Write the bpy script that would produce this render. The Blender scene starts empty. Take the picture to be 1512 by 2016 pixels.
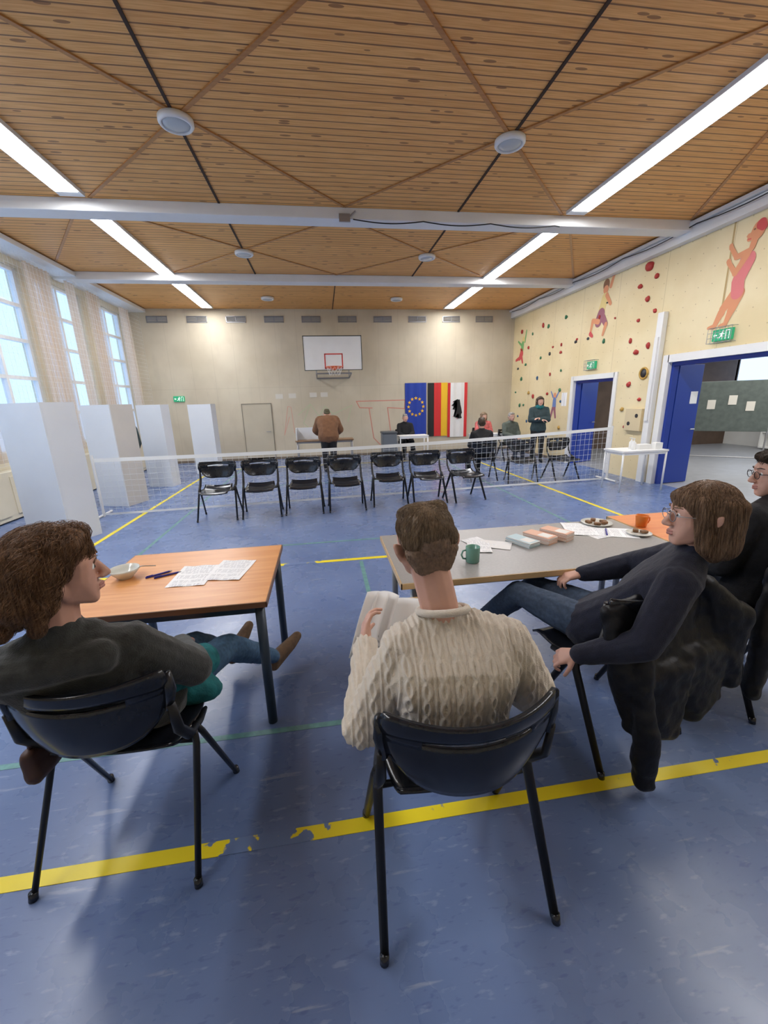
import bpy, bmesh, math, random
from mathutils import Vector, Matrix, noise
from mathutils.bvhtree import BVHTree
random.seed(7)
S=bpy.context.scene; COL=S.collection
V=Vector
# ------------------------------------------------------------------ materials
_m={}
def mat(name,col,rough=.5,metal=0.,var=0.,vs=5.,bump=0.,bs=80.,spec=.5,stretch=(1,1,1),emit=0.,alpha=1.,sheen=0.):
    if name in _m: return _m[name]
    m=bpy.data.materials.new(name); m.use_nodes=True; nt=m.node_tree; b=nt.nodes["Principled BSDF"]
    N=nt.nodes.new; L=nt.links.new
    b.inputs["Base Color"].default_value=(*col,1); b.inputs["Roughness"].default_value=rough
    b.inputs["Metallic"].default_value=metal; b.inputs["Specular IOR Level"].default_value=spec
    if sheen: b.inputs["Sheen Weight"].default_value=sheen
    if emit: b.inputs["Emission Color"].default_value=(*col,1); b.inputs["Emission Strength"].default_value=emit
    if alpha<1: b.inputs["Alpha"].default_value=alpha
    if var or bump:
        tc=N("ShaderNodeTexCoord"); mp=N("ShaderNodeMapping"); mp.inputs["Scale"].default_value=stretch
        L(tc.outputs["Object"],mp.inputs["Vector"])
    if var:
        n=N("ShaderNodeTexNoise"); n.inputs["Scale"].default_value=vs; n.inputs["Detail"].default_value=5
        L(mp.outputs[0],n.inputs["Vector"])
        r=N("ShaderNodeValToRGB"); r.color_ramp.elements[0].position=.3; r.color_ramp.elements[1].position=.7
        r.color_ramp.elements[0].color=(*[c*(1-var) for c in col],1); r.color_ramp.elements[1].color=(*[min(1,c*(1+var)) for c in col],1)
        L(n.outputs["Fac"],r.inputs[0]); L(r.outputs[0],b.inputs["Base Color"])
    if bump:
        n2=N("ShaderNodeTexNoise"); n2.inputs["Scale"].default_value=bs; n2.inputs["Detail"].default_value=4
        L(mp.outputs[0],n2.inputs["Vector"]); bp=N("ShaderNodeBump"); bp.inputs["Strength"].default_value=bump; bp.inputs["Distance"].default_value=.01
        L(n2.outputs["Fac"],bp.inputs["Height"]); L(bp.outputs[0],b.inputs["Normal"])
    _m[name]=m; return m
class G:
    def __init__(s,m): s.nt=m.node_tree; s.b=s.nt.nodes["Principled BSDF"]
    def n(s,t,**k):
        o=s.nt.nodes.new(t)
        for a,b in k.items(): setattr(o,a,b)
        return o
    def l(s,a,b): s.nt.links.new(a,b)
    def math(s,op,a,b=None,c=None):
        o=s.n("ShaderNodeMath",operation=op)
        for i,x in enumerate((a,b,c)):
            if x is None: continue
            if isinstance(x,(int,float)): o.inputs[i].default_value=x
            else: s.l(x,o.inputs[i])
        return o.outputs[0]
    def mix(s,f,a,b):
        o=s.n("ShaderNodeMix",data_type='RGBA')
        if isinstance(f,(int,float)): o.inputs[0].default_value=f
        else: s.l(f,o.inputs[0])
        for i,x in ((6,a),(7,b)):
            if isinstance(x,tuple): o.inputs[i].default_value=(*x,1)
            else: s.l(x,o.inputs[i])
        return o.outputs[2]
    def xyz(s):
        t=s.n("ShaderNodeTexCoord"); x=s.n("ShaderNodeSeparateXYZ"); s.l(t.outputs["Object"],x.inputs[0]); return t.outputs["Object"],x.outputs
    def noise(s,vec,scale,st=(1,1,1),det=4):
        mp=s.n("ShaderNodeMapping"); mp.inputs["Scale"].default_value=st; s.l(vec,mp.inputs[0])
        n=s.n("ShaderNodeTexNoise"); n.inputs["Scale"].default_value=scale; n.inputs["Detail"].default_value=det
        s.l(mp.outputs[0],n.inputs["Vector"]); return n.outputs["Fac"]
    def step(s,v,lo,hi):
        o=s.n("ShaderNodeMapRange"); o.interpolation_type='SMOOTHSTEP'; s.l(v,o.inputs[0]); o.inputs[1].default_value=lo; o.inputs[2].default_value=hi
        return o.outputs[0]
    def bump(s,h,st=.5,d=.01):
        o=s.n("ShaderNodeBump"); o.inputs["Strength"].default_value=st; o.inputs["Distance"].default_value=d
        s.l(h,o.inputs["Height"]); s.l(o.outputs[0],s.b.inputs["Normal"])

def m_ceiling():
    m=mat("ceiling_wood",(.5,.25,.08),.5); g=G(m); vec,(x,y,z)=g.xyz()
    p=g.math('MULTIPLY',y,1/.105); fr=g.math('FRACT',p); idx=g.math('FLOOR',p)
    gap=g.math('LESS_THAN',fr,.13)
    wn=g.n("ShaderNodeTexWhiteNoise",noise_dimensions='1D'); g.l(idx,wn.inputs["W"])
    grain=g.noise(vec,3,(1.2,30,1),6)
    c=g.mix(g.step(grain,.3,.7),(.72,.34,.09),(.90,.50,.175))
    c=g.mix(g.math('MULTIPLY',wn.outputs[0],.35),c,(.60,.25,.06))
    cv=g.n("ShaderNodeCombineXYZ"); g.l(g.math('ADD',g.math('MULTIPLY',x,2.6),g.math('MULTIPLY',wn.outputs[0],37.)),cv.inputs[0]); g.l(p,cv.inputs[1])
    vo=g.n("ShaderNodeTexVoronoi"); vo.inputs["Scale"].default_value=1.; g.l(cv.outputs[0],vo.inputs["Vector"])
    kn=g.math('LESS_THAN',vo.outputs["Distance"],.15)
    c=g.mix(g.math('MULTIPLY',kn,.75),c,(.22,.08,.02))
    c=g.mix(g.math('MULTIPLY',gap,.85),c,(.14,.05,.015)); g.l(c,g.b.inputs["Base Color"])
    g.bump(g.math('SUBTRACT',1.,gap),.4,.008); return m
def m_floor():
    m=mat("floor_linoleum",(.1,.15,.34),.3); g=G(m); vec,(x,y,z)=g.xyz()
    a=g.noise(vec,12,(1,3.0,1),5); b=g.noise(vec,1.3,(1,1,1),4); d=g.noise(vec,17,(1,2.8,1),3)
    c=g.mix(g.step(b,.3,.7),(.112,.165,.325),(.150,.212,.385))
    c=g.mix(g.math('MULTIPLY',g.step(a,.60,.70),.32),c,(.36,.43,.58))
    c=g.mix(g.math('MULTIPLY',g.step(d,.58,.70),.45),c,(.07,.10,.24))
    sc=g.noise(vec,2.2,(1,9,1),8); c=g.mix(g.math('MULTIPLY',g.step(sc,.66,.72),.3),c,(.5,.54,.6))
    g.l(c,g.b.inputs["Base Color"])
    r=g.noise(vec,4,(1,1,1),5); ro=g.n("ShaderNodeMapRange"); g.l(r,ro.inputs[0]); ro.inputs[3].default_value=.20; ro.inputs[4].default_value=.36
    g.l(ro.outputs[0],g.b.inputs["Roughness"]); g.bump(a,.04,.01); return m
def m_backwall():
    m=mat("back_wall_panel",(.42,.36,.26),.75); g=G(m); vec,(x,y,z)=g.xyz()
    n=g.noise(vec,.8,(1,1,1.),6); n2=g.noise(vec,5,(1,1,.25),6)
    c=g.mix(g.step(n,.3,.7),(.52,.455,.335),(.62,.555,.425)); c=g.mix(g.math('MULTIPLY',g.step(n2,.5,.75),.2),c,(.42,.37,.28))
    fr=g.math('FRACT',g.math('MULTIPLY',x,1/.62)); gap=g.math('LESS_THAN',fr,.014)
    hz=g.math('LESS_THAN',g.math('ABSOLUTE',g.math('SUBTRACT',z,2.2)),.005)
    c=g.mix(g.math('MULTIPLY',g.math('MAXIMUM',gap,hz),.25),c,(.28,.24,.17)); g.l(c,g.b.inputs["Base Color"]); g.bump(n2,.15); return m
def m_rightwall():
    m=mat("climbing_wall_paint",(.75,.6,.32),.6); g=G(m); vec,(x,y,z)=g.xyz()
    n=g.noise(vec,1.2,(1,1,1),6); c=g.mix(g.step(n,.3,.7),(.74,.61,.35),(.82,.70,.44))
    fy=g.math('SUBTRACT',g.math('FRACT',g.math('MULTIPLY',y,4.)),.5); fz=g.math('SUBTRACT',g.math('FRACT',g.math('MULTIPLY',z,4.)),.5)
    dd=g.math('ADD',g.math('MULTIPLY',fy,fy),g.math('MULTIPLY',fz,fz)); hole=g.math('LESS_THAN',dd,.0014)
    c=g.mix(g.math('MULTIPLY',hole,.5),c,(.3,.2,.1))
    ln=g.math('LESS_THAN',g.math('FRACT',g.math('MULTIPLY',y,1/1.22)),.008); c=g.mix(g.math('MULTIPLY',ln,.5),c,(.4,.3,.15))
    g.l(c,g.b.inputs["Base Color"]); g.bump(g.noise(vec,30),.08); return m
def m_print(name,base=(.85,.85,.84)):
    m=mat(name,base,.7); g=G(m); vec,(x,y,z)=g.xyz()
    r=g.math('LESS_THAN',g.math('FRACT',g.math('MULTIPLY',y,95.)),.42)
    w=g.step(g.noise(vec,1.,(110,20,1),2),.42,.5)
    mg=g.math('LESS_THAN',g.math('ABSOLUTE',x),.085)
    para=g.step(g.noise(vec,1.,(1,24,1),1),.40,.46)
    f=g.math('MULTIPLY',g.math('MULTIPLY',r,w),g.math('MULTIPLY',mg,para))
    c=g.mix(g.math('MULTIPLY',f,.6),base,(.2,.2,.22)); g.l(c,g.b.inputs["Base Color"]); return m
def m_wood(name,a,b,rough=.35):
    m=mat(name,a,rough); g=G(m); vec,_=g.xyz(); n=g.noise(vec,2.5,(1.2,16,4),6)
    g.l(g.mix(g.step(n,.3,.7),a,b),g.b.inputs["Base Color"]); return m
def m_yellow():
    m=mat("line_yellow",(.75,.62,.03),.4); g=G(m); vec,(x,y,z)=g.xyz()
    n=g.noise(vec,14,(1,1,1),8)
    dx=g.math('ABSOLUTE',g.math('ADD',x,.33)); near=g.math('MULTIPLY',g.math('SUBTRACT',1.,g.step(dx,.05,.30)),.32)
    n2=g.math('ADD',n,near); c=g.mix(g.step(n2,.66,.70),(.82,.66,.015),(.13,.19,.355)); g.l(c,g.b.inputs["Base Color"]); return m
def m_hair(name,a,b):
    m=mat(name,a,.5,spec=.35); g=G(m); vec,_=g.xyz(); n=g.noise(vec,1.,(180,180,14),3)
    g.l(g.mix(g.step(n,.3,.7),a,b),g.b.inputs["Base Color"]); g.bump(n,.4,.003); return m
def m_curtain():
    m=bpy.data.materials.new("curtain_cloth"); m.use_nodes=True; nt=m.node_tree; nt.nodes.clear(); N=nt.nodes.new
    d=N("ShaderNodeBsdfDiffuse"); d.inputs[0].default_value=(.68,.57,.46,1); t=N("ShaderNodeBsdfTranslucent"); t.inputs[0].default_value=(.85,.72,.58,1)
    tr=N("ShaderNodeBsdfTransparent"); mx=N("ShaderNodeMixShader"); mx.inputs[0].default_value=.55; m2=N("ShaderNodeMixShader"); m2.inputs[0].default_value=.32; o=N("ShaderNodeOutputMaterial")
    L=nt.links.new; L(d.outputs[0],mx.inputs[1]); L(t.outputs[0],mx.inputs[2]); L(mx.outputs[0],m2.inputs[1]); L(tr.outputs[0],m2.inputs[2]); L(m2.outputs[0],o.inputs[0]); return m
def m_glass():
    m=bpy.data.materials.new("window_glass"); m.use_nodes=True; nt=m.node_tree; nt.nodes.clear(); N=nt.nodes.new
    tr=N("ShaderNodeBsdfTransparent"); tr.inputs[0].default_value=(.93,.97,1,1); gl=N("ShaderNodeBsdfGlossy"); gl.inputs["Roughness"].default_value=.05
    mx=N("ShaderNodeMixShader"); mx.inputs[0].default_value=.06; o=N("ShaderNodeOutputMaterial"); L=nt.links.new
    L(tr.outputs[0],mx.inputs[1]); L(gl.outputs[0],mx.inputs[2]); L(mx.outputs[0],o.inputs[0]); return m

CEIL=m_ceiling(); FLOOR=m_floor(); BACK=m_backwall(); RIGHT=m_rightwall(); PRINT=m_print("printed_paper",(.88,.88,.88)); PRINTB=m_print("printed_paper_white",(.92,.92,.92))
YEL=m_yellow(); GREENL=mat("line_green",(.12,.27,.26),.4,var=.3,vs=20); CURT=m_curtain(); GLASS=m_glass()
ORW=m_wood("orange_beech",(.62,.26,.08),(.72,.34,.12)); ORW2=m_wood("orange_laminate",(.74,.24,.08),(.80,.30,.10)); LTW=m_wood("light_wood_edge",(.56,.37,.16),(.66,.46,.24))
GREYTOP=mat("grey_laminate",(.33,.315,.30),.35,var=.06,vs=60); WHITE=mat("white_paint",(.80,.80,.78),.5,var=.03,vs=3)
WHITEB=mat("beam_white",(.76,.77,.77),.5,var=.05,vs=2); METAL=mat("grey_metal",(.35,.35,.36),.4,.7); DKMET=mat("dark_metal",(.03,.045,.065),.4,.2)
BLK=mat("black_plastic",(.012,.014,.020),.20,var=.2,vs=30); BLKM=mat("black_steel",(.012,.012,.014),.4,.3)
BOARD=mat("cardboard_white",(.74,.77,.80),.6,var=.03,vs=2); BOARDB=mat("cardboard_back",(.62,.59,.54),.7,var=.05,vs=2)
BLUED=mat("door_blue",(.010,.040,.30),.35); CREAM=mat("cream_wall",(.66,.60,.46),.7,var=.05,vs=2); BROWNW=mat("brown_wall",(.10,.065,.045),.7,var=.2,vs=3)
LAMP=mat("lamp_tube",(.98,.98,1.0),.5,emit=33.); LAMPG=mat("lamp_glass",(.50,.54,.56),.2); RED=mat("red_paint",(.62,.04,.03),.45); DKLINE=mat("seam_dark",(.035,.014,.006),.7)
BATTEN=m_wood("batten_wood",(.40,.17,.045),(.48,.22,.065)); CORD=mat("net_cord",(.70,.72,.72),.7); BAND=mat("net_band",(.88,.89,.87),.6); NETG=mat("safety_cord",(.70,.74,.78),.7)
SKIN=mat("skin_light",(.64,.37,.28),.5,var=.08,vs=12); SKIN2=mat("skin_warm",(.60,.33,.24),.5,var=.08,vs=12)
EYEW=mat("eye_white",(.8,.78,.75),.2); EYEI=mat("eye_iris",(.05,.04,.03),.2); LIPS=mat("lips",(.48,.20,.16),.45)

# ------------------------------------------------------------------ mesh helpers
def link(o,parent=None):
    COL.objects.link(o)
    if parent: o.parent=parent
    return o
def finish(name,bm,mats,parent=None,smooth=False,loc=None,rz=0):
    bmesh.ops.recalc_face_normals(bm,faces=bm.faces)
    me=bpy.data.meshes.new(name); bm.to_mesh(me); bm.free()
    for m in (mats if isinstance(mats,(list,tuple)) else [mats]): me.materials.append(m)
    if smooth:
        for p in me.polygons: p.use_smooth=True
    o=bpy.data.objects.new(name,me); link(o,parent)
    if loc: o.location=loc
    if rz: o.rotation_euler=(0,0,rz)
    return o
def T(name,label,cat,loc=(0,0,0),rz=0,group=None):
    o=bpy.data.objects.new(name,None); o.empty_display_size=.1; link(o); o.location=loc; o.rotation_euler=(0,0,rz)
    o["label"]=label; o["category"]=cat
    if group: o["group"]=group
    return o
def P(name,parent,m,fn,smooth=False,label=None):
    bm=bmesh.new(); fn(bm); o=finish(name,bm,m,parent,smooth)
    if label: o["label"]=label
    return o
def O(name,label,cat,m,fn,loc=(0,0,0),rz=0,smooth=False,group=None,kind=None):
    bm=bmesh.new(); fn(bm); o=finish(name,bm,m,None,smooth,loc,rz); o["label"]=label; o["category"]=cat
    if group: o["group"]=group
    if kind: o["kind"]=kind
    return o
def ST(name,m,fn,smooth=False):
    bm=bmesh.new(); fn(bm); o=finish(name,bm,m,None,smooth); o["kind"]="structure"; return o
def copytree(o,loc,rz=None,label=None):
    n=o.copy(); COL.objects.link(n); n.location=loc
    if rz is not None: n.rotation_euler=(0,0,rz)
    if label: n["label"]=label
    for c in list(o.children):
        k=c.copy(); k.parent=n; COL.objects.link(k)
        for c2 in list(c.children):
            k2=c2.copy(); k2.parent=k; COL.objects.link(k2)
    return n
def box(bm,c,s,rot=None,bev=0,mi=0):
    mt=Matrix.Translation(c)@(rot.to_4x4() if rot else Matrix())@Matrix.Diagonal((*s,1))
    r=bmesh.ops.create_cube(bm,size=1,matrix=mt); fs=set(f for v in r['verts'] for f in v.link_faces)
    for f in fs: f.material_index=mi
    if bev:
        es=set(e for f in fs for e in f.edges); q=bmesh.ops.bevel(bm,geom=list(es),offset=bev,segments=2,affect='EDGES',profile=.5)
        for f in q['faces']: f.material_index=mi
def bx(bm,a,b,mi=0,bev=0):
    box(bm,((a[0]+b[0])/2,(a[1]+b[1])/2,(a[2]+b[2])/2),(abs(b[0]-a[0]),abs(b[1]-a[1]),abs(b[2]-a[2])),None,bev,mi)
def cyl(bm,p0,p1,r0,r1=None,seg=12,mi=0,cap=True):
    p0=V(p0);p1=V(p1); r1=r0 if r1 is None else r1; d=p1-p0
    q=d.to_track_quat('Z','Y').to_matrix().to_4x4()
    r=bmesh.ops.create_cone(bm,cap_ends=cap,segments=seg,radius1=r0,radius2=r1,depth=d.length,matrix=Matrix.Translation((p0+p1)/2)@q)
    for f in set(f for v in r['verts'] for f in v.link_faces): f.material_index=mi
def tube(bm,pts,r,seg=8,mi=0,flat=1.,closed=False):
    pts=[V(p) for p in pts]; rings=[]; n=len(pts); prev=None
    for i,p in enumerate(pts):
        a=pts[i-1] if (i>0 or closed) else p; b=pts[(i+1)%n] if (i<n-1 or closed) else p
        t=(b-a).normalized()
        u=t.orthogonal().normalized() if prev is None else (prev-t*prev.dot(t)).normalized()
        prev=u; w=t.cross(u); rr=r[i] if isinstance(r,(list,tuple)) else r
        rings.append([bm.verts.new(p+u*math.cos(2*math.pi*k/seg)*rr+w*math.sin(2*math.pi*k/seg)*rr*flat) for k in range(seg)])
    for i in range(n if closed else n-1):
        A=rings[i];B=rings[(i+1)%n]
        for k in range(seg):
            f=bm.faces.new((A[k],A[(k+1)%seg],B[(k+1)%seg],B[k])); f.material_index=mi
    if not closed:
        bm.faces.new(rings[0][::-1]).material_index=mi; bm.faces.new(rings[-1]).material_index=mi
def sph(bm,c,r,rot=None,sub=2,mi=0):
    r=(r,r,r) if isinstance(r,(int,float)) else r
    q=bmesh.ops.create_icosphere(bm,subdivisions=sub,radius=1,matrix=Matrix.Translation(c)@(rot.to_4x4() if rot else Matrix())@Matrix.Diagonal((*r,1)))
    for f in set(f for v in q['verts'] for f in v.link_faces): f.material_index=mi
def lathe(bm,prof,c=(0,0,0),seg=28,mi=0):
    rs=[]
    for r,z in prof: rs.append([bm.verts.new((c[0]+r*math.cos(2*math.pi*k/seg),c[1]+r*math.sin(2*math.pi*k/seg),c[2]+z)) for k in range(seg)])
    for a,b in zip(rs,rs[1:]):
        for k in range(seg): bm.faces.new((a[k],a[(k+1)%seg],b[(k+1)%seg],b[k])).material_index=mi
    bm.faces.new(rs[0][::-1]).material_index=mi; bm.faces.new(rs[-1]).material_index=mi
_ico=None
def ico():
    global _ico
    if _ico is None:
        b=bmesh.new(); bmesh.ops.create_icosphere(b,subdivisions=2,radius=1); _ico=[v.co.copy() for v in b.verts]; b.free()
    return _ico
def hull(bm,sp):
    t=bmesh.new()
    for p,r in sp:
        for q in ico(): t.verts.new(V(p)+q*r)
    res=bmesh.ops.convex_hull(t,input=list(t.verts))
    dele=list({e for e in res['geom_interior']+res['geom_unused'] if isinstance(e,bmesh.types.BMVert)})
    if dele: bmesh.ops.delete(t,geom=dele,context='VERTS')
    mp={v:bm.verts.new(v.co) for v in t.verts}
    for f in t.faces:
        try: bm.faces.new([mp[v] for v in f.verts])
        except ValueError: pass
    t.free()
def remesh(name,bm,m,parent,vox=.008,smooth=3,disp=None):
    bmesh.ops.recalc_face_normals(bm,faces=bm.faces)
    me=bpy.data.meshes.new("tmp"); bm.to_mesh(me); bm.free()
    o=bpy.data.objects.new("tmp",me); COL.objects.link(o)
    r=o.modifiers.new("r",'REMESH'); r.mode='VOXEL'; r.voxel_size=vox
    s=o.modifiers.new("s",'SMOOTH'); s.iterations=smooth; s.factor=.5
    dg=bpy.context.evaluated_depsgraph_get(); dg.update(); me2=bpy.data.meshes.new_from_object(o.evaluated_get(dg))
    bpy.data.objects.remove(o); bpy.data.meshes.remove(me)
    me2.name=name; me2.materials.clear(); me2.materials.append(m)
    if disp:
        nr=[v.normal.copy() for v in me2.vertices]
        for v,n in zip(me2.vertices,nr): v.co+=n*disp(v.co,n)
    for p in me2.polygons: p.use_smooth=True
    q=bpy.data.objects.new(name,me2); link(q,parent); return q
def hull2d(pts):
    pts=sorted(set((round(a,5),round(b,5)) for a,b in pts))
    def half(p):
        h=[]
        for q in p:
            while len(h)>1 and (h[-1][0]-h[-2][0])*(q[1]-h[-2][1])-(h[-1][1]-h[-2][1])*(q[0]-h[-2][0])<=0: h.pop()
            h.append(q)
        return h[:-1]
    return half(pts)+half(pts[::-1])
def strokes(bm,segs,mp,d0=0.):
    for i,(a0,b0,r0,a1,b1,r1,mi) in enumerate(segs):
        pts=[(a0+r0*math.cos(t*.393),b0+r0*math.sin(t*.393)) for t in range(16)]+[(a1+r1*math.cos(t*.393),b1+r1*math.sin(t*.393)) for t in range(16)]
        f=bm.faces.new([bm.verts.new(mp(a,b,d0+.0006*(i+1))) for a,b in hull2d(pts)]); f.material_index=mi

# ------------------------------------------------------------------ camera
f_=800.; p_=math.atan(218/f_); y_=math.atan(117/math.hypot(f_,218)); r_=.028
fw=V((math.sin(y_)*math.cos(p_),math.cos(y_)*math.cos(p_),-math.sin(p_))); r0=V((math.cos(y_),-math.sin(y_),0)); u0=r0.cross(fw)
Rr=r0*math.cos(r_)-u0*math.sin(r_); Uu=r0*math.sin(r_)+u0*math.cos(r_)
cd=bpy.data.cameras.new("camera"); cam=bpy.data.objects.new("camera",cd); COL.objects.link(cam)
cd.sensor_fit='HORIZONTAL'; cd.sensor_width=36; cd.lens=36*f_/1512; cd.clip_start=.05
mw=Matrix((Rr,Uu,-fw)).transposed().to_4x4(); mw.translation=V((0,0,1.7)); cam.matrix_world=mw; S.camera=cam

# ------------------------------------------------------------------ room
XL,XR,YB,YF,H=-5.2,6.3,13.4,-2.2,4.4
ST("floor",FLOOR,lambda b:bx(b,(XL-.2,YF-.2,-.1),(XR+.12,YB+.2,0)))
ST("ceiling",CEIL,lambda b:bx(b,(XL-.2,YF-.2,H),(XR+.2,YB+.2,H+.1)))
ST("wall_back",BACK,lambda b:bx(b,(XL-.2,YB,0),(XR+.12,YB+.2,H)))
ST("wall_front",CREAM,lambda b:bx(b,(XL-.2,YF-.2,0),(XR+.12,YF,H)))
WIN=[(1.0,2.9),(3.3,5.0),(5.4,7.0),(7.3,8.95),(9.3,10.9),(11.3,12.8)]
def wl(b):
    bx(b,(XL-.2,YF,0),(XL,YB,1.0)); bx(b,(XL-.2,YF,4.15),(XL,YB,H)); e=YF
    for a,c in WIN: bx(b,(XL-.2,e,1.0),(XL,a,4.15)); e=c
    bx(b,(XL-.2,e,1.0),(XL,YB,4.15))
ST("wall_left",CREAM,wl)
for i,(a,c) in enumerate(WIN):
    def wf(b,a=a,c=c):
        x0,x1=XL-.13,XL-.05
        for z0 in (1.0,1.62,2.25,2.9,3.5,4.09): bx(b,(x0,a,z0),(x1,c,z0+.06))
        for t in (a,(a+c)/2-.03,c-.06): bx(b,(x0-.005,t,1.0),(x1+.005,t+.06,4.15))
        bx(b,(XL-.10,a,1.0),(XL-.094,c,4.15),1)
    ST("window_%d"%(i+1),[WHITEB,GLASS],wf)
D1=(8.38,9.88,2.08); D2=(3.9,7.0,2.26)
def wr(b):
    x0,x1=XR,XR+.12
    bx(b,(x0,YF,0),(x1,D2[0],H)); bx(b,(x0,D2[0],D2[2]),(x1,D2[1],H)); bx(b,(x0,D2[1],0),(x1,D1[0],H)); bx(b,(x0,D1[0],D1[2]),(x1,D1[1],H)); bx(b,(x0,D1[1],0),(x1,YB,H))
ST("wall_right",RIGHT,wr)
def frame(d,w):
    def fn(b):
        x0,x1=XR-.03,XR+.15
        bx(b,(x0,d[0]-w,0),(x1,d[0]+.02,d[2]+w)); bx(b,(x0,d[1]-.02,0),(x1,d[1]+w,d[2]+w)); bx(b,(x0,d[0],d[2]-.02),(x1,d[1],d[2]+w))
    return fn
ST("trim_1",WHITE,frame(D1,.09)); ST("trim_2",WHITE,frame(D2,.11))
def bluef(d):
    return lambda b:(bx(b,(XR+.05,d[1]-.075,0),(XR+.16,d[1]-.021,d[2]-.021)),bx(b,(XR+.05,d[0]+.021,0),(XR+.16,d[0]+.075,d[2]-.021)),bx(b,(XR+.05,d[0]+.075,d[2]-.085),(XR+.16,d[1]-.075,d[2]-.021)))
ST("trim_20",BLUED,bluef(D1)); ST("trim_21",BLUED,bluef(D2))
for i,yb in enumerate((-.3,2.93,6.9,10.12)):
    ST("trim_%d"%(3+i),WHITEB,lambda b,yb=yb:bx(b,(XL,yb-.13,H-.15),(XR-.05,yb+.16,H),0,.01))
ST("trim_7",WHITEB,lambda b:(bx(b,(XR-.14,YF,H-.26),(XR,YB,H-.09)),bx(b,(XR-.2,YF,H-.08),(XR,YB,H-.03))))
ST("trim_8",WHITEB,lambda b:bx(b,(XL,YF,H-.1),(XL+.45,YB,H-.02)))
def seams(b):
    for x in (-1.22,2.2): bx(b,(x-.014,YF,H-.012),(x+.014,10.3,H))
    bx(b,(.49,10.3,H-.012),(.51,YB,H))
ST("trim_9",DKLINE,seams)
def bat(b):
    for (ya,yb_) in ((-.1,2.85),(3.2,6.75),(7.1,9.97)):
        for (xa,xb) in ((-2.85,.5),(.5,3.85)):
            for (s,e) in (((xa,ya),(xb,yb_)),((xa,yb_),(xb,ya))):
                d=V((e[0]-s[0],e[1]-s[1],0)); box(b,((s[0]+e[0])/2,(s[1]+e[1])/2,H-.006),(d.length,.04,.014),Matrix.Rotation(math.atan2(d.y,d.x),3,'Z'))
    for (xa,xb) in ((-5.15,-3.2),(4.2,6.1)):
        for (ya,yb_) in ((3.2,6.75),(7.1,9.97)):
            s,e=((xa,ya),(xb,yb_)) if xa>0 else ((xa,yb_),(xb,ya))
            d=V((e[0]-s[0],e[1]-s[1],0)); box(b,((s[0]+e[0])/2,(s[1]+e[1])/2,H-.006),(d.length,.04,.014),Matrix.Rotation(math.atan2(d.y,d.x),3,'Z'))
ST("trim_10",BATTEN,bat)
n=11
for a,b_ in (((-5.1,1.268),(6.2,1.328)),((-3.06,4.24),(4.3,4.30)),((-3.07,4.3),(-3.01,11.6)),((4.2,4.3),(4.26,11.6)),((-3.06,11.6),(4.26,11.66))):
    ST("trim_%d"%n,YEL,lambda b,a=a,c=b_:bx(b,(*a,0.0),(*c,.002))); n+=1
def gl(b):
    bx(b,(-5,1.86,0),(.25,1.895,.0015)); bx(b,(-2.3,4.9,0),(-2.26,12,.0015)); bx(b,(3.3,4.9,0),(3.34,12,.0015)); bx(b,(-2.3,4.9,0),(3.3,4.94,.0015)); bx(b,(.3,2.2,0),(.34,4.2,.0015))
    bx(b,(-2.3,8.9,0),(3.3,8.94,.0015))
ST("trim_%d"%n,GREENL,gl); n+=1
ST("baseboard_back",mat("skirting",(.2,.16,.12),.6),lambda b:bx(b,(XL,YB-.02,0),(XR,YB,.07)))
ST("baseboard_right",mat("skirting",(.2,.16,.12),.6),lambda b:bx(b,(XR-.02,10.0,0),(XR,YB,.07)))
GRF=mat("adjoining_floor",(.30,.31,.33),.35,var=.1)
ST("floor_adjoining",GRF,lambda b:bx(b,(XR+.12,1.5,-.1),(14,13.4,0)))
ST("ceiling_adjoining",WHITE,lambda b:bx(b,(XR+.12,1.5,3.2),(14,13.4,3.3)))
def wa(b): bx(b,(13.5,1.5,0),(13.7,13.4,1.75)); bx(b,(13.5,1.5,2.85),(13.7,13.4,3.2))
ST("wall_adjoining_far",WHITE,wa)
ST("wall_adjoining_back",BROWNW,lambda b:bx(b,(XR+.12,12.2,0),(13.6,12.4,3.2)))
ST("wall_adjoining_front",WHITE,lambda b:bx(b,(XR+.12,1.5,0),(13.6,1.7,3.2)))
def w7(b):
    for k in range(8): bx(b,(13.5,1.7+k*1.5,1.75),(13.56,1.76+k*1.5,2.85))
    bx(b,(13.5,1.7,1.75),(13.56,12.2,1.81)); bx(b,(13.5,1.7,2.79),(13.56,12.2,2.85))
ST("window_7",BLUED,w7)

for x in (-3.0,4.0):
    for (a,c) in ((0.0,2.7),(3.25,6.5),(7.18,9.93),(10.45,13.0)):
        t=T("ceiling_strip_light","long white fluorescent strip light set in wooden ceiling","ceiling light",(x,(a+c)/2,H),group="ceiling strip lights"); l=c-a
        P("housing",t,WHITEB,lambda b:bx(b,(-.15,-l/2-.14,-.045),(.15,l/2+.14,0)))
        P("diffuser",t,LAMP,lambda b:bx(b,(-.13,-l/2,-.051),(.13,l/2,-.045)))
for y in (5.03,8.66,12.0):
    for x in (-1.22,2.2):
        t=T("round_ceiling_lamp","round white ceiling lamp with frosted glass, unlit","ceiling lamp",(x,y,H),group="round ceiling lamps")
        P("housing",t,WHITE,lambda b:lathe(b,[(.10,0),(.163,-.012),(.163,-.05),(.15,-.066),(.13,-.066),(.126,-.05)]),True)
        P("lamp_glass",t,LAMPG,lambda b:lathe(b,[(.125,-.052),(.12,-.060),(.08,-.068),(.03,-.071)]),True)
O("cable","black cable hanging slack along the ceiling beam","cable",BLKM,lambda b:tube(b,[(.62+3.2*k/40,6.74,H-.16-.04*abs(math.sin(k*math.pi/13))) for k in range(41)],.008,6))
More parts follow.
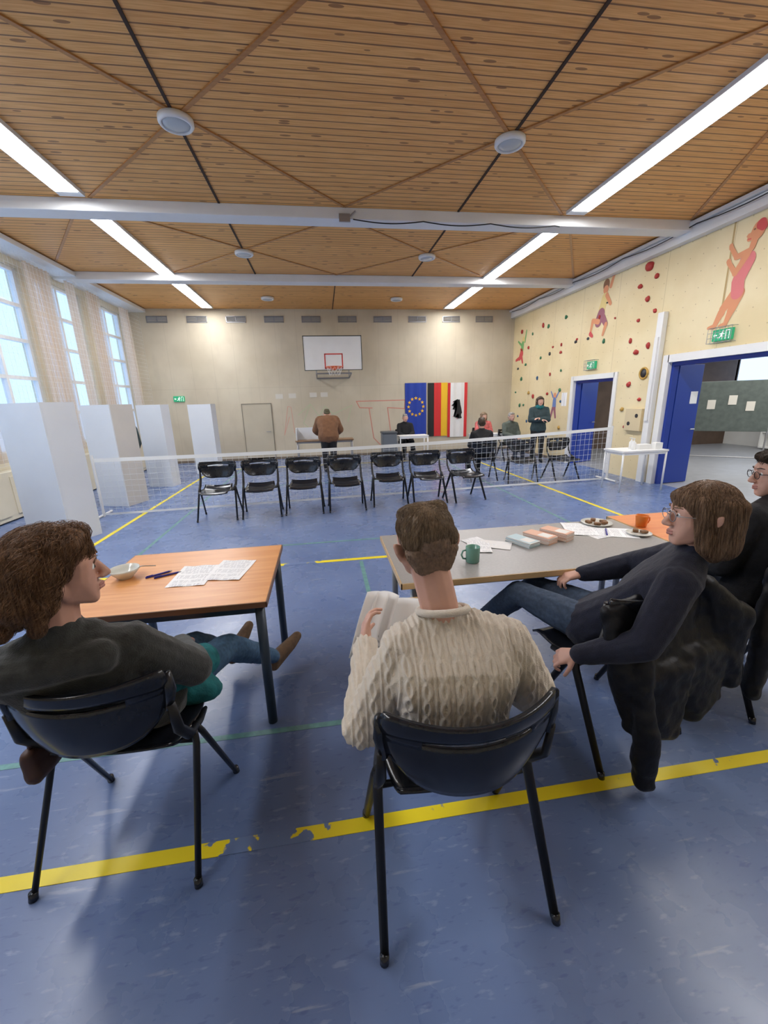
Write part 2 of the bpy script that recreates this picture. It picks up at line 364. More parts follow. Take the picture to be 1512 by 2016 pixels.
O("cable","thin black cable running along the wall top","cable",BLKM,lambda b:tube(b,[(6.1,5.0+8.2*k/40,H-.1-.05*abs(math.sin(k*math.pi/8))) for k in range(41)],.008,6))
O("beam_bracket","small metal bracket box under the ceiling beam","bracket",METAL,lambda b:(bx(b,(.42,6.74,H-.19),(.58,6.77,H-.09)),tube(b,[(.58,6.75,H-.12),(.66,6.73,H-.06)],.012)))

for (a,c) in ((6.75,7.25),(8.75,9.45),(9.95,10.3),(10.75,11.25),(12.3,12.75)):
    def cf(b,a=a,c=c):
        nn=60; lo=[];hi=[]
        for k in range(nn+1):
            t=k/nn; y=a+(c-a)*t; x=-4.98+.045*math.sin(t*(c-a)*55)+.01*math.sin(t*31)
            lo.append(b.verts.new((x,y,.92)));hi.append(b.verts.new((x*1.0,y,4.22)))
        for k in range(nn): b.faces.new((lo[k],lo[k+1],hi[k+1],hi[k]))
    O("curtain","pleated beige translucent curtain hanging at tall window","curtain",CURT,cf,smooth=True,group="window curtains")
def sn(b):
    for k in range(0,78):
        y=5.3+k*.1; bx(b,(-4.801,y-.001,.9),(-4.799,y+.001,4.25))
    for k in range(34): z=.9+k*.1; bx(b,(-4.801,5.3,z-.001),(-4.799,13.0,z+.001))
O("safety_net","white square-mesh safety net hung before the windows","safety net",NETG,sn)
O("radiator_box","cream panel box below the windows","radiator cover",CREAM,lambda b:[bx(b,(-5.19,5.9,.02),(-5.0,12.8,.78),0,.01)]+[bx(b,(-5.0,6+k*.6,.1),(-4.985,6.45+k*.6,.7)) for k in range(11)])

for k in range(10):
    xx=-4.48+k*1.083
    t=T("wall_vent","grey metal ventilation grille high on the wall","ventilation grille",(xx,YB,4.03),group="ventilation grilles")
    P("frame",t,METAL,lambda b:(bx(b,(-.28,-.02,0),(.28,0,.02)),bx(b,(-.28,-.02,.16),(.28,0,.18)),bx(b,(-.28,-.02,0),(-.26,0,.18)),bx(b,(.26,-.02,0),(.28,0,.18)),bx(b,(-.01,-.02,0),(.01,0,.18))))
    P("louvre",t,METAL,lambda b:[box(b,(0,-.006,.03+j*.024),(.52,.012,.012),Matrix.Rotation(.5,3,'X')) for j in range(6)])
t=T("basketball_hoop","white basketball backboard with red square, orange rim and net","basketball hoop",(.41,YB,2.59))
def bb(b):
    bx(b,(-.81,-1.08,0),(.81,-1.05,.91),0)
    for (a,c) in (((-.82,-.0),(.82,.015)),((-.82,.9),(.82,.92)),((-.82,0),(-.805,.92)),((.805,0),(.82,.92))): bx(b,(a[0],-1.09,a[1]),(c[0],-1.045,c[1]),1)
P("backboard",t,[WHITE,mat("black_edge",(.02,.03,.02),.5)],bb)
def sq(b):
    for (a,c) in (((-.25,.04),(.27,.075)),((-.25,.42),(.27,.45)),((-.25,.04),(-.22,.45)),((.24,.04),(.27,.45))): bx(b,(a[0],-1.086,a[1]),(c[0],-1.08,c[1]))
P("target_square",t,RED,sq)
P("rim",t,mat("rim_orange",(.7,.13,.04),.4),lambda b:(tube(b,[(.01+.225*math.cos(k*.2618),-1.34+.225*math.sin(k*.2618),.07) for k in range(24)],.012,8,closed=True),bx(b,(-.07,-1.13,.0),(.09,-1.08,.1))),True)
P("net",t,BAND,lambda b:[tube(b,[(.01+(.22-.1*q/4)*math.cos(k*.5236+s*q*.26),-1.34+(.22-.1*q/4)*math.sin(k*.5236+s*q*.26),.06-.07*q) for q in range(4)],.003,4) for k in range(12) for s in (1,-1)])
P("support_frame",t,METAL,lambda b:(tube(b,[(-.5,0,-.15),(-.5,-1.05,-.08)],.02),tube(b,[(.5,0,-.15),(.5,-1.05,-.08)],.02),tube(b,[(-.5,-1.03,-.08),(.5,-1.03,-.08)],.02),tube(b,[(-.5,0,-.15),(-.5,0,.8),(-.4,-1.05,.6)],.018),tube(b,[(.5,0,-.15),(.5,0,.8),(.4,-1.05,.6)],.018),tube(b,[(-.5,-.02,-.15),(.5,-.02,-.15)],.02)))
DOORP=mat("door_panel",(.52,.465,.35),.65,var=.05,vs=2)
def dfn(b):
    bx(b,(-2.42,YB-.02,.02),(-1.56,YB,1.72)); 
    for a,c in (((-2.44,0),(-2.42,1.74)),((-1.56,0),(-1.54,1.74)),((-2.44,1.72),(-1.54,1.74))): bx(b,(a[0],YB-.03,a[1]),(c[0],YB,c[1]),1)
    cyl(b,(-1.64,YB-.07,.88),(-1.64,YB-.02,.88),.012,mi=2); bx(b,(-1.76,YB-.08,.872),(-1.63,YB-.065,.89),2)
ST("door_1",[DOORP,mat("door_edge",(.24,.21,.16),.6),METAL],dfn)
NOTE=mat("notice_paper",(.66,.63,.56),.8)
for x0,z0 in ((-1.28,1.93),(-.88,1.94),(-.24,1.95),(.1,1.95)):
    O("paper_notice","pale printed paper notice taped on the wall","paper notice",NOTE,lambda b:bx(b,(-.11,-.006,-.07),(.11,0,.07)),(x0,YB,z0),group="paper notices")
GR_=mat("chalk_red",(.64,.36,.28),.8); GG_=mat("chalk_green",(.46,.53,.33),.8)
gmp=lambda a,z,d:V((a,YB-.001-d,z)); r=.010
O("wall_scribble","faded red painted pole lines on the wall","wall drawing",GR_,lambda b:strokes(b,[(-1.22,.75,r,-1.05,1.62,r,0),(-1.05,1.62,r,-.95,1.6,r,0),(-.95,1.6,r,-.9,.8,r,0),(-1.22,.75,r,-1.02,1.3,r,0)],gmp))
O("wall_scribble","faded green painted lines on the wall","wall drawing",GG_,lambda b:strokes(b,[(-.75,1.35,r,-.35,1.68,r,0),(-.35,1.68,r,-.1,1.3,r,0),(-.35,1.68,r,-.6,1.1,r,0),(-.1,1.3,r,.1,1.6,r,0),(.1,1.6,r,.35,1.35,r,0),(.35,1.35,r,.95,1.6,r,0),(.95,1.6,r,.8,1.1,r,0),(-.6,1.1,r,-.3,.8,r,0)],gmp))
O("wall_scribble","red painted outline figure drawn across the wall","wall drawing",mat("chalk_red2",(.64,.26,.20),.8),lambda b:strokes(b,[(1.1,1.72,.014,2.68,1.72,.014,0),(1.1,1.72,.014,1.2,1.52,.014,0),(1.2,1.52,.014,1.6,1.5,.014,0),(2.1,1.5,.014,2.65,1.45,.014,0),(1.5,1.5,.014,1.62,.55,.014,0),(1.62,.55,.014,1.9,.25,.014,0),(2.1,1.5,.014,2.2,.6,.014,0),(2.2,.6,r,1.9,.25,r,0),(2.68,1.72,r,2.66,1.45,r,0)],gmp))
def cloth(bm,x0,x1,z0,z1,cols,y=YB-.03):
    nx=28
    for k in range(nx):
        a=x0+(x1-x0)*k/nx;c=x0+(x1-x0)*(k+1)/nx; mi=0; mid=((k+.5)/nx)
        for (e,m) in cols:
            if mid<=e: mi=m; break
        ya=y+.012*math.sin(a*26);yc=y+.012*math.sin(c*26)
        f=bm.faces.new([bm.verts.new(q) for q in ((a,ya,z0),(c,yc,z0),(c,yc,z1),(a,ya,z1))]); f.material_index=mi
FB=mat("flag_blue",(.015,.05,.36),.7); FY=mat("flag_gold",(.85,.50,.02),.7); FK=mat("flag_black",(.015,.015,.015),.7); FR=mat("flag_red",(.65,.03,.03),.7); FW=mat("flag_white",(.8,.79,.77),.7)
def star(bm,cx,cz,r,y,mi):
    vs=[bm.verts.new((cx+(r if k%2==0 else r*.4)*math.sin(k*math.pi/5),y,cz+(r if k%2==0 else r*.4)*math.cos(k*math.pi/5))) for k in range(10)]
    bm.faces.new(vs).material_index=mi
t=T("flag","blue hanging flag with ring of twelve gold stars","flag",(0,0,0),group="hanging flags")
P("cloth",t,[FB],lambda b:cloth(b,2.68,3.38,.56,2.24,[(1,0)]),True)
P("star_ring",t,[FY],lambda b:[star(b,3.03+.245*math.sin(k*math.pi/6),1.5+.27*math.cos(k*math.pi/6),.062,YB-.048,0) for k in range(12)])
O("flag","black, red and gold vertical striped hanging flag","flag",[FK,FR,FY],lambda b:cloth(b,3.43,4.09,.53,2.23,[(1/3,0),(2/3,1),(1,2)]),smooth=True,group="hanging flags")
t=T("flag","white hanging flag with red side stripes and black bear","flag",(0,0,0),group="hanging flags")
P("cloth",t,[FW,FR],lambda b:cloth(b,4.10,4.76,.48,2.22,[(.15,1),(.85,0),(1,1)]),True)
BP=[(-.10,.98),(-.04,1.0),(.0,.97),(.05,.99),(.06,.93),(.06,.86),(.09,.72),(.13,.55),(.15,.42),(.13,.32),(.17,.29),(.14,.25),(.13,.22),(.13,.12),(.17,.04),(.12,.0),(-.04,0),(-.04,.04),(.05,.07),(.03,.18),(-.02,.27),(-.07,.2),(-.11,.1),(-.21,.09),(-.23,.13),(-.15,.16),(-.12,.3),(-.08,.42),(-.08,.50),(-.2,.46),(-.28,.49),(-.26,.53),(-.18,.54),(-.08,.60),(-.09,.65),(-.23,.63),(-.32,.68),(-.28,.72),(-.19,.71),(-.07,.75),(-.09,.82),(-.18,.82),(-.25,.85),(-.24,.9),(-.17,.93)]
BXF=lambda x,z:(4.465+x*.74,1.08+z*.62)
def bear(b):
    f=b.faces.new([b.verts.new((BXF(x,z)[0],YB-.049,BXF(x,z)[1])) for x,z in BP]); bmesh.ops.triangulate(b,faces=[f],ngon_method='EAR_CLIP')
P("bear_emblem",t,[FK],bear)
def claws(b):
    for x,z in ((-.30,.495),(-.33,.69),(-.25,.11),(-.06,.01),(-.26,.855)):
        q=BXF(x,z); b.faces.new([b.verts.new((q[0]+dx,YB-.051,q[1]+dz)) for dx,dz in ((-.02,0),(.008,-.012),(.008,.012))])
P("bear_claws",t,[FR],claws)
SG=mat("sign_green",(.02,.30,.14),.4,emit=.5); SW=mat("sign_white",(.8,.85,.8),.4,emit=.7)
def exitsign(loc,rz,s=1.,cage=False):
    t=T("exit_sign","green illuminated emergency exit sign with running figure"+(" in wire cage" if cage else ""),"exit sign",loc,rz)
    P("sign_box",t,SG,lambda b:bx(b,(-.17*s,-.05,-.09*s),(.17*s,0,.09*s),0,.006))
    def pic(b):
        mp=lambda a,z,d:V((a*s,-.052-d,z*s))
        strokes(b,[(.02,.05,.014,.02,.05,.014,0),(.015,.03,.012,-.005,-.01,.012,0),(.01,.025,.007,.045,.01,.006,0),(.005,.02,.007,-.03,.015,.006,0),(-.005,-.01,.009,.025,-.03,.008,0),(.025,-.03,.008,.02,-.065,.007,0),(-.005,-.01,.009,-.025,-.04,.008,0),(-.025,-.04,.008,-.06,-.04,.006,0),
          (-.08,0,.008,-.13,0,.008,0),(-.13,0,.006,-.11,.025,.006,0),(-.13,0,.006,-.11,-.025,.006,0),(.08,.06,.005,.14,.06,.005,0),(.14,.06,.005,.14,-.07,.005,0),(.08,.06,.005,.08,-.07,.005,0)],mp)
    P("pictogram",t,SW,pic)
    if cage:
        P("cage",t,METAL,lambda b:[tube(b,[(-.21*s+k*.07*s,-.0,-.12*s),(-.21*s+k*.07*s,-.1,-.12*s),(-.21*s+k*.07*s,-.1,.12*s),(-.21*s+k*.07*s,0,.12*s)],.004,5) for k in range(7)]+[tube(b,[(-.21*s,-.1,z*s),(.21*s,-.1,z*s)],.004,5) for z in (-.12,-.04,.04,.12)])
exitsign((-4.2,YB,1.93),0,.9); exitsign((XR,6.0,2.56),-math.pi/2,.95,True); exitsign((XR,9.2,2.38),-math.pi/2,.9,True)
HC=[mat("hold_red",(.42,.03,.025),.5),mat("hold_green",(.03,.16,.07),.5),mat("hold_blue",(.03,.10,.22),.5),mat("hold_black",(.03,.03,.035),.5),mat("hold_ochre",(.5,.3,.06),.5)]
def hold(y,z,r,ci):
    bm=bmesh.new(); sd=random.random()*50
    sph(bm,(0,0,0),(r*.55,r,r*random.uniform(.7,1.3)),None,2)
    for v in bm.verts: v.co*=1+.35*noise.noise(v.co*(1.3/r)+V((sd,0,0)))
    o=finish("climbing_hold",bm,HC[ci],None,True,(XR-.01,y,z)); o["label"]="moulded %s climbing hold bolted on yellow wall"%("red","green","blue","black","ochre")[ci]; o["category"]="climbing hold"; o["group"]="climbing holds"
for y,z,r,c in ((7.77,4.02,.10,0),(7.96,3.72,.06,0),(7.56,3.8,.05,0),(7.72,3.45,.055,0),(7.5,3.2,.045,0),(7.85,2.51,.07,0),(7.55,2.6,.05,0),(7.9,3.1,.04,0),(8.05,2.75,.04,0),(7.95,1.9,.06,0),(7.6,1.6,.05,0),(8.05,1.4,.05,4),(7.9,1.05,.05,0)): hold(y,z,r,c)
for cy in (10.5,11.1,11.7,12.3,12.9):
    for k in range(8):
        z=.6+k*.42+random.uniform(-.15,.15)
        if z<3.95 and random.random()<.85: hold(cy+random.uniform(-.2,.2),z,random.uniform(.035,.06),random.choice([0,1,1,2,0,0,4,1] if k<5 else [1,1,0,3,0]))
for k in range(7): hold(random.uniform(8.4,10.0),random.uniform(2.7,4.0),random.uniform(.025,.045),random.choice([0,0,1,3]))
def hole(b):
    tube(b,[(-.01,.10*math.cos(k*.2618),.10*math.sin(k*.2618)) for k in range(24)],.02,8,closed=True); cyl(b,(-.012,0,0),(.0,0,0),.095,seg=24,mi=1)
O("wall_opening_ring","ochre ring around dark round opening in climbing wall","round opening",[HC[4],HC[3]],hole,(XR,7.57,2.09),smooth=True)
O("wall_cabinet","small cream wooden box with round openings on the wall","box",[mat("box_ply",(.70,.58,.36),.6),HC[3]],lambda b:(bx(b,(-.06,-.22,-.22),(0,.22,.22),0,.005),cyl(b,(-.065,-.1,.08),(-.06,-.1,.08),.04,seg=20,mi=1),cyl(b,(-.065,.1,-.08),(-.06,.1,-.08),.04,seg=20,mi=1)),(XR,7.65,1.2))
PC=[mat("mural_skin",(.70,.30,.15),.7),mat("mural_pink",(.70,.20,.20),.7),mat("mural_rope",(.5,.35,.15),.7),mat("mural_yellow",(.75,.6,.25),.7),mat("mural_purple",(.32,.12,.16),.7),mat("mural_brown",(.25,.12,.06),.7),mat("mural_blue",(.14,.22,.48),.7),mat("mural_green",(.18,.42,.15),.7),mat("mural_red",(.6,.08,.08),.7)]
wm=lambda a,z,d:V((XR-.002-d,a,z))
O("painted_climber","mural of pink-vested figure climbing a rope","mural",PC,lambda b:strokes(b,[(6.14,4.2,.015,6.12,3.0,.015,2),(5.95,3.12,.09,6.10,2.95,.065,0),(6.10,2.95,.06,6.12,2.88,.06,0),(6.12,2.9,.06,6.2,2.72,.04,0),(5.87,3.12,.08,5.96,2.9,.065,0),(5.96,2.9,.06,6.02,2.72,.035,0),(6.2,2.71,.04,6.3,2.7,.025,0),(6.02,2.71,.04,6.11,2.7,.025,0),(5.84,3.55,.12,5.93,3.3,.10,1),(5.93,3.3,.10,5.91,3.14,.1,1),(5.86,3.62,.05,6.0,3.42,.045,0),(6.0,3.42,.04,6.12,3.58,.03,0),(6.12,3.58,.035,6.14,3.62,.035,0),(5.84,3.66,.05,6.02,3.64,.04,0),(6.02,3.64,.035,6.13,3.8,.03,0),(6.13,3.8,.035,6.14,3.83,.03,0),(5.80,3.7,.045,5.78,3.8,.05,0),(5.76,3.88,.10,5.74,3.93,.10,0),(5.84,3.86,.05,5.86,3.83,.04,0),(5.88,3.88,.022,5.895,3.87,.016,0),(5.72,3.97,.07,5.68,3.92,.05,8),(5.80,3.93,.012,5.81,3.93,.012,5),(5.84,3.82,.008,5.88,3.825,.006,8)],wm))
O("painted_climber","mural of dark-haired figure hanging in striped shorts","mural",PC,lambda b:strokes(b,[(8.78,4.15,.04,8.85,3.95,.045,0),(9.0,4.03,.10,9.0,4.0,.10,5),(9.0,3.92,.085,9.0,3.92,.085,0),(9.0,3.75,.11,9.08,3.5,.11,3),(8.95,3.8,.05,8.8,3.6,.04,0),(9.08,3.45,.12,9.15,3.3,.12,4),(9.0,3.35,.08,8.88,3.2,.06,4),(9.15,3.3,.06,9.35,3.35,.05,0),(9.35,3.35,.05,9.4,3.1,.035,0),(8.88,3.2,.05,8.95,3.0,.035,0),(9.4,3.08,.05,9.32,3.02,.035,8)],wm))
O("painted_climber","mural of small figure in red and green reaching up","mural",PC,lambda b:strokes(b,[(12.55,3.65,.03,12.62,3.35,.04,7),(12.72,3.42,.09,12.72,3.4,.09,3),(12.75,3.3,.08,12.8,3.05,.1,7),(12.8,3.02,.11,12.9,2.9,.08,8),(12.9,2.9,.06,13.15,2.85,.04,8),(12.8,2.95,.06,12.7,2.75,.04,8),(12.8,3.25,.04,13.05,3.4,.03,7)],wm))
O("painted_climber","mural of small child figure in blue reaching upward","mural",PC,lambda b:strokes(b,[(10.5,1.85,.02,10.62,1.68,.03,6),(10.9,1.83,.02,10.78,1.68,.03,6),(10.7,1.73,.07,10.7,1.71,.07,0),(10.7,1.6,.08,10.7,1.42,.09,6),(10.67,1.38,.05,10.6,1.15,.035,4),(10.76,1.38,.05,10.84,1.15,.035,4)],wm))
O("paper_notice","white paper notice taped on yellow wall","paper notice",PRINTB,lambda b:bx(b,(-.004,-.12,-.17),(0,.12,.17)),(XR,10.25,1.62))
O("wall_post","white square steel post standing against the wall","post",WHITE,lambda b:(bx(b,(XR-.10,7.16,0),(XR-.005,7.30,3.12),0,.005),bx(b,(XR-.13,7.19,1.2),(XR-.1,7.27,2.7))))
t=T("door_leaf","open royal blue door leaf with white notice","door",(XR+.17,6.97,0),math.radians(6))
P("panel",t,BLUED,lambda b:bx(b,(0,-.05,.01),(.56,0,2.2),0,.004)); P("handle",t,METAL,lambda b:tube(b,[(.50,-.05,1.03),(.50,-.1,1.03),(.4,-.1,1.03)],.01)); P("notice",t,PRINTB,lambda b:bx(b,(.34,-.056,1.5),(.50,-.05,1.72)))
t=T("door_leaf","open royal blue door leaf","door",(XR+.17,9.84,0),math.radians(20))
P("panel",t,BLUED,lambda b:bx(b,(0,-.05,.01),(.62,0,2.04),0,.004)); P("handle",t,METAL,lambda b:tube(b,[(.55,-.05,1.03),(.55,-.1,1.03),(.44,-.1,1.03)],.01))
t=T("pinboard","grey mobile pinboard on wheeled stand with papers","pinboard",(9.9,8.9,0),math.radians(-40))
P("panel",t,mat("felt_grey",(.10,.12,.11),.9,var=.15,vs=9),lambda b:bx(b,(-.75,-.02,.75),(.75,.02,1.95),0,.008))
P("stand",t,METAL,lambda b:[tube(b,[(x,-.3,.06),(x,.3,.06)],.02) for x in (-.75,.75)]+[tube(b,[(x,0,.06),(x,0,1.9)],.018) for x in (-.75,.75)]+[tube(b,[(-.75,0,.12),(.75,0,.12)],.018)])
for x in (-.75,.75):
    for y in (-.3,.3): P("wheel",t,BLKM,lambda b:cyl(b,(x-.012,y,.035),(x+.012,y,.035),.033))
for x,z in ((-.4,1.4),(0,1.5),(.35,1.35)): P("pinned_paper",t,NOTE,lambda b:bx(b,(x-.08,-.028,z-.11),(x+.08,-.02,z+.11)))
O("shelf_unit","low shelving unit with boxes in the next room","shelf",[WHITE,CREAM],lambda b:[bx(b,(12.9,5.0,z),(13.4,10.5,z+.04)) for z in (.05,.5,.95,1.4)]+[bx(b,(12.9,5+k*1.1,.05),(13.4,5.04+k*1.1,1.4)) for k in range(6)]+[bx(b,(12.95,5.15+k*.55,.54),(13.35,5.5+k*.55,.82),1) for k in range(10)])

# court net
t=T("sports_net","portable court net with white top band and mesh","net",(0,0,0))
NA=V((-3.64,7.02,0)); NB=V((5.75,7.56,0))
def npt(s,z): 
    q=NA.lerp(NB,s); return V((q.x,q.y,z))
ztop=lambda s:.95+.13*s-.07*math.sin(math.pi*s)
def netm(b):
    ns=94
    for k in range(ns+1):
        s=k/ns; tube(b,[npt(s,.03),npt(s,ztop(s))],.0023,3)
    for j in range(10): tube(b,[npt(k/24,.03+(ztop(k/24)-.03)*j/10) for k in range(25)],.0023,3)
P("net_mesh",t,CORD,netm)
def bandf(b,a,c,w):
    for k in range(24):
        p=npt(k/24,0);q=npt((k+1)/24,0); z0=a(k/24);z1=a((k+1)/24)
        b.faces.new([b.verts.new(x) for x in (V((p.x,p.y-.004,z0-w)),V((q.x,q.y-.004,z1-w)),V((q.x,q.y-.004,z1)),V((p.x,p.y-.004,z0)))])
P("top_band",t,BAND,lambda b:bandf(b,ztop,0,.06)); P("bottom_band",t,BAND,lambda b:bandf(b,lambda s:.055,0,.035))
for q in (NA,NB): P("post",t,WHITE,lambda b:(tube(b,[q,q+V((0,0,1.0 if q is NA else 1.1))],.022,10),tube(b,[q+V((-.02,-.3,.02)),q+V((-.02,.3,.02))],.02,8)))

def booth(x,y,rz,w=.6,d=.5,h=1.78,sm=BOARD):
    t=T("voting_booth","tall white folded cardboard voting booth standing on floor","voting booth",(x,y,0),rz,group="voting booths")
    P("front_panel",t,BOARD,lambda b:bx(b,(-w/2,-d/2,.0),(w/2,-d/2+.02,h)))
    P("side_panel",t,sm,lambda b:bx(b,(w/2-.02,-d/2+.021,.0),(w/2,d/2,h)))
    P("side_panel",t,BOARD,lambda b:bx(b,(-w/2,-d/2+.021,.0),(-w/2+.02,d/2,h)))
    P("writing_shelf",t,BOARD,lambda b:bx(b,(-w/2+.021,-d/2+.021,.95),(w/2-.021,d/2-.05,.97)))
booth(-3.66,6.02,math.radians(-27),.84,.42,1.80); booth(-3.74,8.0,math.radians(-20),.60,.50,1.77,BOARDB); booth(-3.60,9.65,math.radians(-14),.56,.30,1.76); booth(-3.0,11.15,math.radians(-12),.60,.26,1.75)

# ------------------------------------------------------------------ chairs
def surf(bm,fn,nu,nv,th):
    A=[[None]*(nv+1) for _ in range(nu+1)];B=[[None]*(nv+1) for _ in range(nu+1)]
    P0=[[V(fn(i/nu,j/nv)) for j in range(nv+1)] for i in range(nu+1)]
    for i in range(nu+1):
        for j in range(nv+1):
            a=P0[min(i+1,nu)][j]-P0[max(i-1,0)][j]; c=P0[i][min(j+1,nv)]-P0[i][max(j-1,0)]; nn=a.cross(c).normalized()
            A[i][j]=bm.verts.new(P0[i][j]+nn*th/2);B[i][j]=bm.verts.new(P0[i][j]-nn*th/2)
    for i in range(nu):
        for j in range(nv):
            bm.faces.new((A[i][j],A[i+1][j],A[i+1][j+1],A[i][j+1])); bm.faces.new((B[i][j],B[i][j+1],B[i+1][j+1],B[i+1][j]))
    for i in range(nu):
        for j in (0,nv): bm.faces.new((A[i][j],A[i+1][j],B[i+1][j],B[i][j]))
    for j in range(nv):
        for i in (0,nu): bm.faces.new((A[i][j],A[i][j+1],B[i][j+1],B[i][j]))
def seatf(u,v):
    x=(u-.5)*2; y=-.11+.42*v; w=.235-.03*abs(v-.5)*2
    z=.455-.02*math.sin(math.pi*v)+.018*x*x+(.04*((.22-v)/.22)**2 if v<.22 else 0)-(.03*((v-.85)/.15)**2 if v>.85 else 0)
    return (x*w,y,z)
def bky(x,z): return -.235+.10*x*x-.12*(z-.70)
def backlow(u,v):
    x=(u-.5)*2; z=.785-(.785-.595)*(1-v)*(1-.42*abs(x)**5) ; w=.262-.035*(1-v)**2
    return (x*w,bky(x,z)-.010*math.sin(math.pi*v),z)
def backup(u,v):
    x=(u-.5)*2; z=.808+.045*v-.02*x*x*(1-v)+.010*x*x*v; w=.272-.012*abs(2*v-1)**2
    return (x*w,bky(x,z),z)
def build_chair(loc,rz,label):
    t=T("stacking_chair",label,"chair",loc,rz,group="black stacking chairs")
    P("seat",t,BLK,lambda b:surf(b,seatf,14,14,.012),True)
    def bk(b):
        surf(b,backlow,22,10,.010); surf(b,backup,22,5,.016)
        for s in (-1,1):
            surf(b,lambda u,v:(s*(.16+.105*u),bky(.62+.38*u,.79),.77+.05*v),4,3,.012)
            tube(b,[(s*.258,-.148,.70),(s*.270,-.140,.77),(s*.270,-.145,.842)],[.014,.021,.015],10,flat=.8)
    P("backrest",t,BLK,bk,True)
    for sx in (-1,1):
        for sy in (-1,1):
            P("leg",t,BLKM,lambda b:tube(b,[(sx*.262,sy*.008-.01,.50),(sx*.268,sy*.03,.44),(sx*.29,sy*.235,.012)],[.012,.0125,.0105],10,flat=1.5),True)
            P("foot_cap",t,BLK,lambda b:cyl(b,(sx*.292,sy*.24,0),(sx*.29,sy*.234,.03),.015),True)
    def br(b):
        for s in (-1,1):
            tube(b,[(s*.24,.14,.452),(s*.256,.05,.47),(s*.266,-.06,.51),(s*.268,-.13,.60),(s*.268,-.15,.72)],[.014,.018,.022,.020,.015],8,flat=.7)
        tube(b,[(-.25,0,.43),(.25,0,.43)],.012,8)
    P("bracket",t,BLKM,br,True)
    return t
lab="black plastic and steel stacking chair, empty, by court net"
CH=build_chair((-1.68,6.5,0),math.pi,lab)
for x,y,a in ((-1.03,6.52,3),(-.36,6.55,-2),(.31,6.58,2),(1.05,6.75,0),(1.71,6.72,3),(2.38,6.72,12)): copytree(CH,(x,y,0),math.pi+math.radians(a))
copytree(CH,(4.0,7.85,0),math.pi+math.radians(-14),"black stacking chair behind the court net"); copytree(CH,(4.88,7.85,0),math.pi+math.radians(8),"black stacking chair behind the court net")
copytree(CH,(.37,1.10,0),math.radians(1),"black stacking chair under man in cream sweater")
copytree(CH,(-.83,1.44,0),math.radians(-5),"black stacking chair under person in dark cardigan")
copytree(CH,(1.37,1.64,0),math.radians(17),"black stacking chair with black coat over its back")
copytree(CH,(2.42,1.75,0),math.radians(5),"black stacking chair beside the long table")
copytree(CH,(3.3,8.3,0),0,"black stacking chair under dark-clothed person")
copytree(CH,(5.1,10.8,0),math.radians(190),"black stacking chair under seated man"); copytree(CH,(4.7,11.75,0),math.pi,"black stacking chair behind white desk"); copytree(CH,(2.45,12.3,0),math.pi,"black stacking chair behind white desk")
copytree(CH,(-4.6,5.3,0),math.radians(70),"black stacking chair near the windows")

# ------------------------------------------------------------------ tables
def table(name,label,x0,x1,y0,y1,top,leg,edge=None,h=.75,th=.028,r=.024,inset=.05,apron=True):
    cx,cy=(x0+x1)/2,(y0+y1)/2; w,d=(x1-x0)/2,(y1-y0)/2
    t=T(name,label,"table",(cx,cy,0))
    P("tabletop",t,top,lambda b:bx(b,(-w+.006,-d+.006,h-th),(w-.006,d-.006,h)))
    if edge: 
        def ed(b):
            bx(b,(-w,-d,h-th-.002),(w,-d+.006,h-.001));bx(b,(-w,d-.006,h-th-.002),(w,d,h-.001));bx(b,(-w,-d,h-th-.002),(-w+.006,d,h-.001));bx(b,(w-.006,-d,h-th-.002),(w,d,h-.001))
        P("edge_band",t,edge,ed)
    if apron: P("frame",t,leg,lambda b:[bx(b,(-w+inset,s*(d-inset)-.012,h-th-.045),(w-inset,s*(d-inset)+.012,h-th)) for s in (-1,1)]+[bx(b,(s*(w-inset)-.012,-d+inset,h-th-.045),(s*(w-inset)+.012,d-inset,h-th)) for s in (-1,1)])
    for sx in (-1,1):
        for sy in (-1,1): P("leg",t,leg,lambda b:cyl(b,(sx*(w-inset),sy*(d-inset),0),(sx*(w-inset),sy*(d-inset),h-th),r,seg=18),True)
    return t
table("table","square orange-brown wooden table with dark round legs",-1.30,-.335,1.91,2.77,ORW,DKMET,mat("edge_dark",(.16,.07,.03),.5),inset=.045,r=.025)
table("table","long grey-topped table with light wooden edge",.36,2.22,1.97,2.80,GREYTOP,METAL,LTW,th=.032,r=.022,inset=.09)
table("table","orange-topped table joined to the long grey table",2.23,3.7,2.12,2.88,ORW2,METAL,LTW,th=.032,inset=.09)
table("side_table","small white metal table beside door with bottles",5.15,6.05,6.42,6.95,WHITE,WHITE,None,h=.74,th=.03,r=.016,inset=.03)
table("desk","white desk with papers before the back wall",2.1,2.95,11.35,11.85,WHITE,WHITE,None,h=.74,th=.03,r=.016,inset=.03)
table("desk","dark wooden desk where people stand to vote",-.75,.8,11.0,11.55,mat("desk_brown",(.28,.17,.09),.5),METAL,None,th=.03,r=.018)
table("desk","white desk with papers beside the climbing wall",4.1,5.0,10.95,11.35,WHITE,WHITE,None,h=.74,th=.03,r=.016,inset=.03)
ZT=.75
def sheet(name,label,cat,m,w,h_,loc,rz,curl=.004,group=None):
    def fn(b):
        n_=10;g=[]
        for i in range(n_+1):
            row=[]
            for j in range(5):
                x=(i/n_-.5)*w;y=(j/4-.5)*h_; row.append(b.verts.new((x,y,.0008+curl*(math.sin(i/n_*math.pi*1.7+j*.4)**2))))
            g.append(row)
        for i in range(n_):
            for j in range(4): b.faces.new((g[i][j],g[i+1][j],g[i+1][j+1],g[i][j+1]))
    return O(name,label,cat,m,fn,loc,rz,smooth=True,group=group)
sheet("document","long printed paper document lying on orange table","paper",PRINT,.21,.297,(-.80,2.33,ZT),math.radians(-3),.004,"documents on the small table")
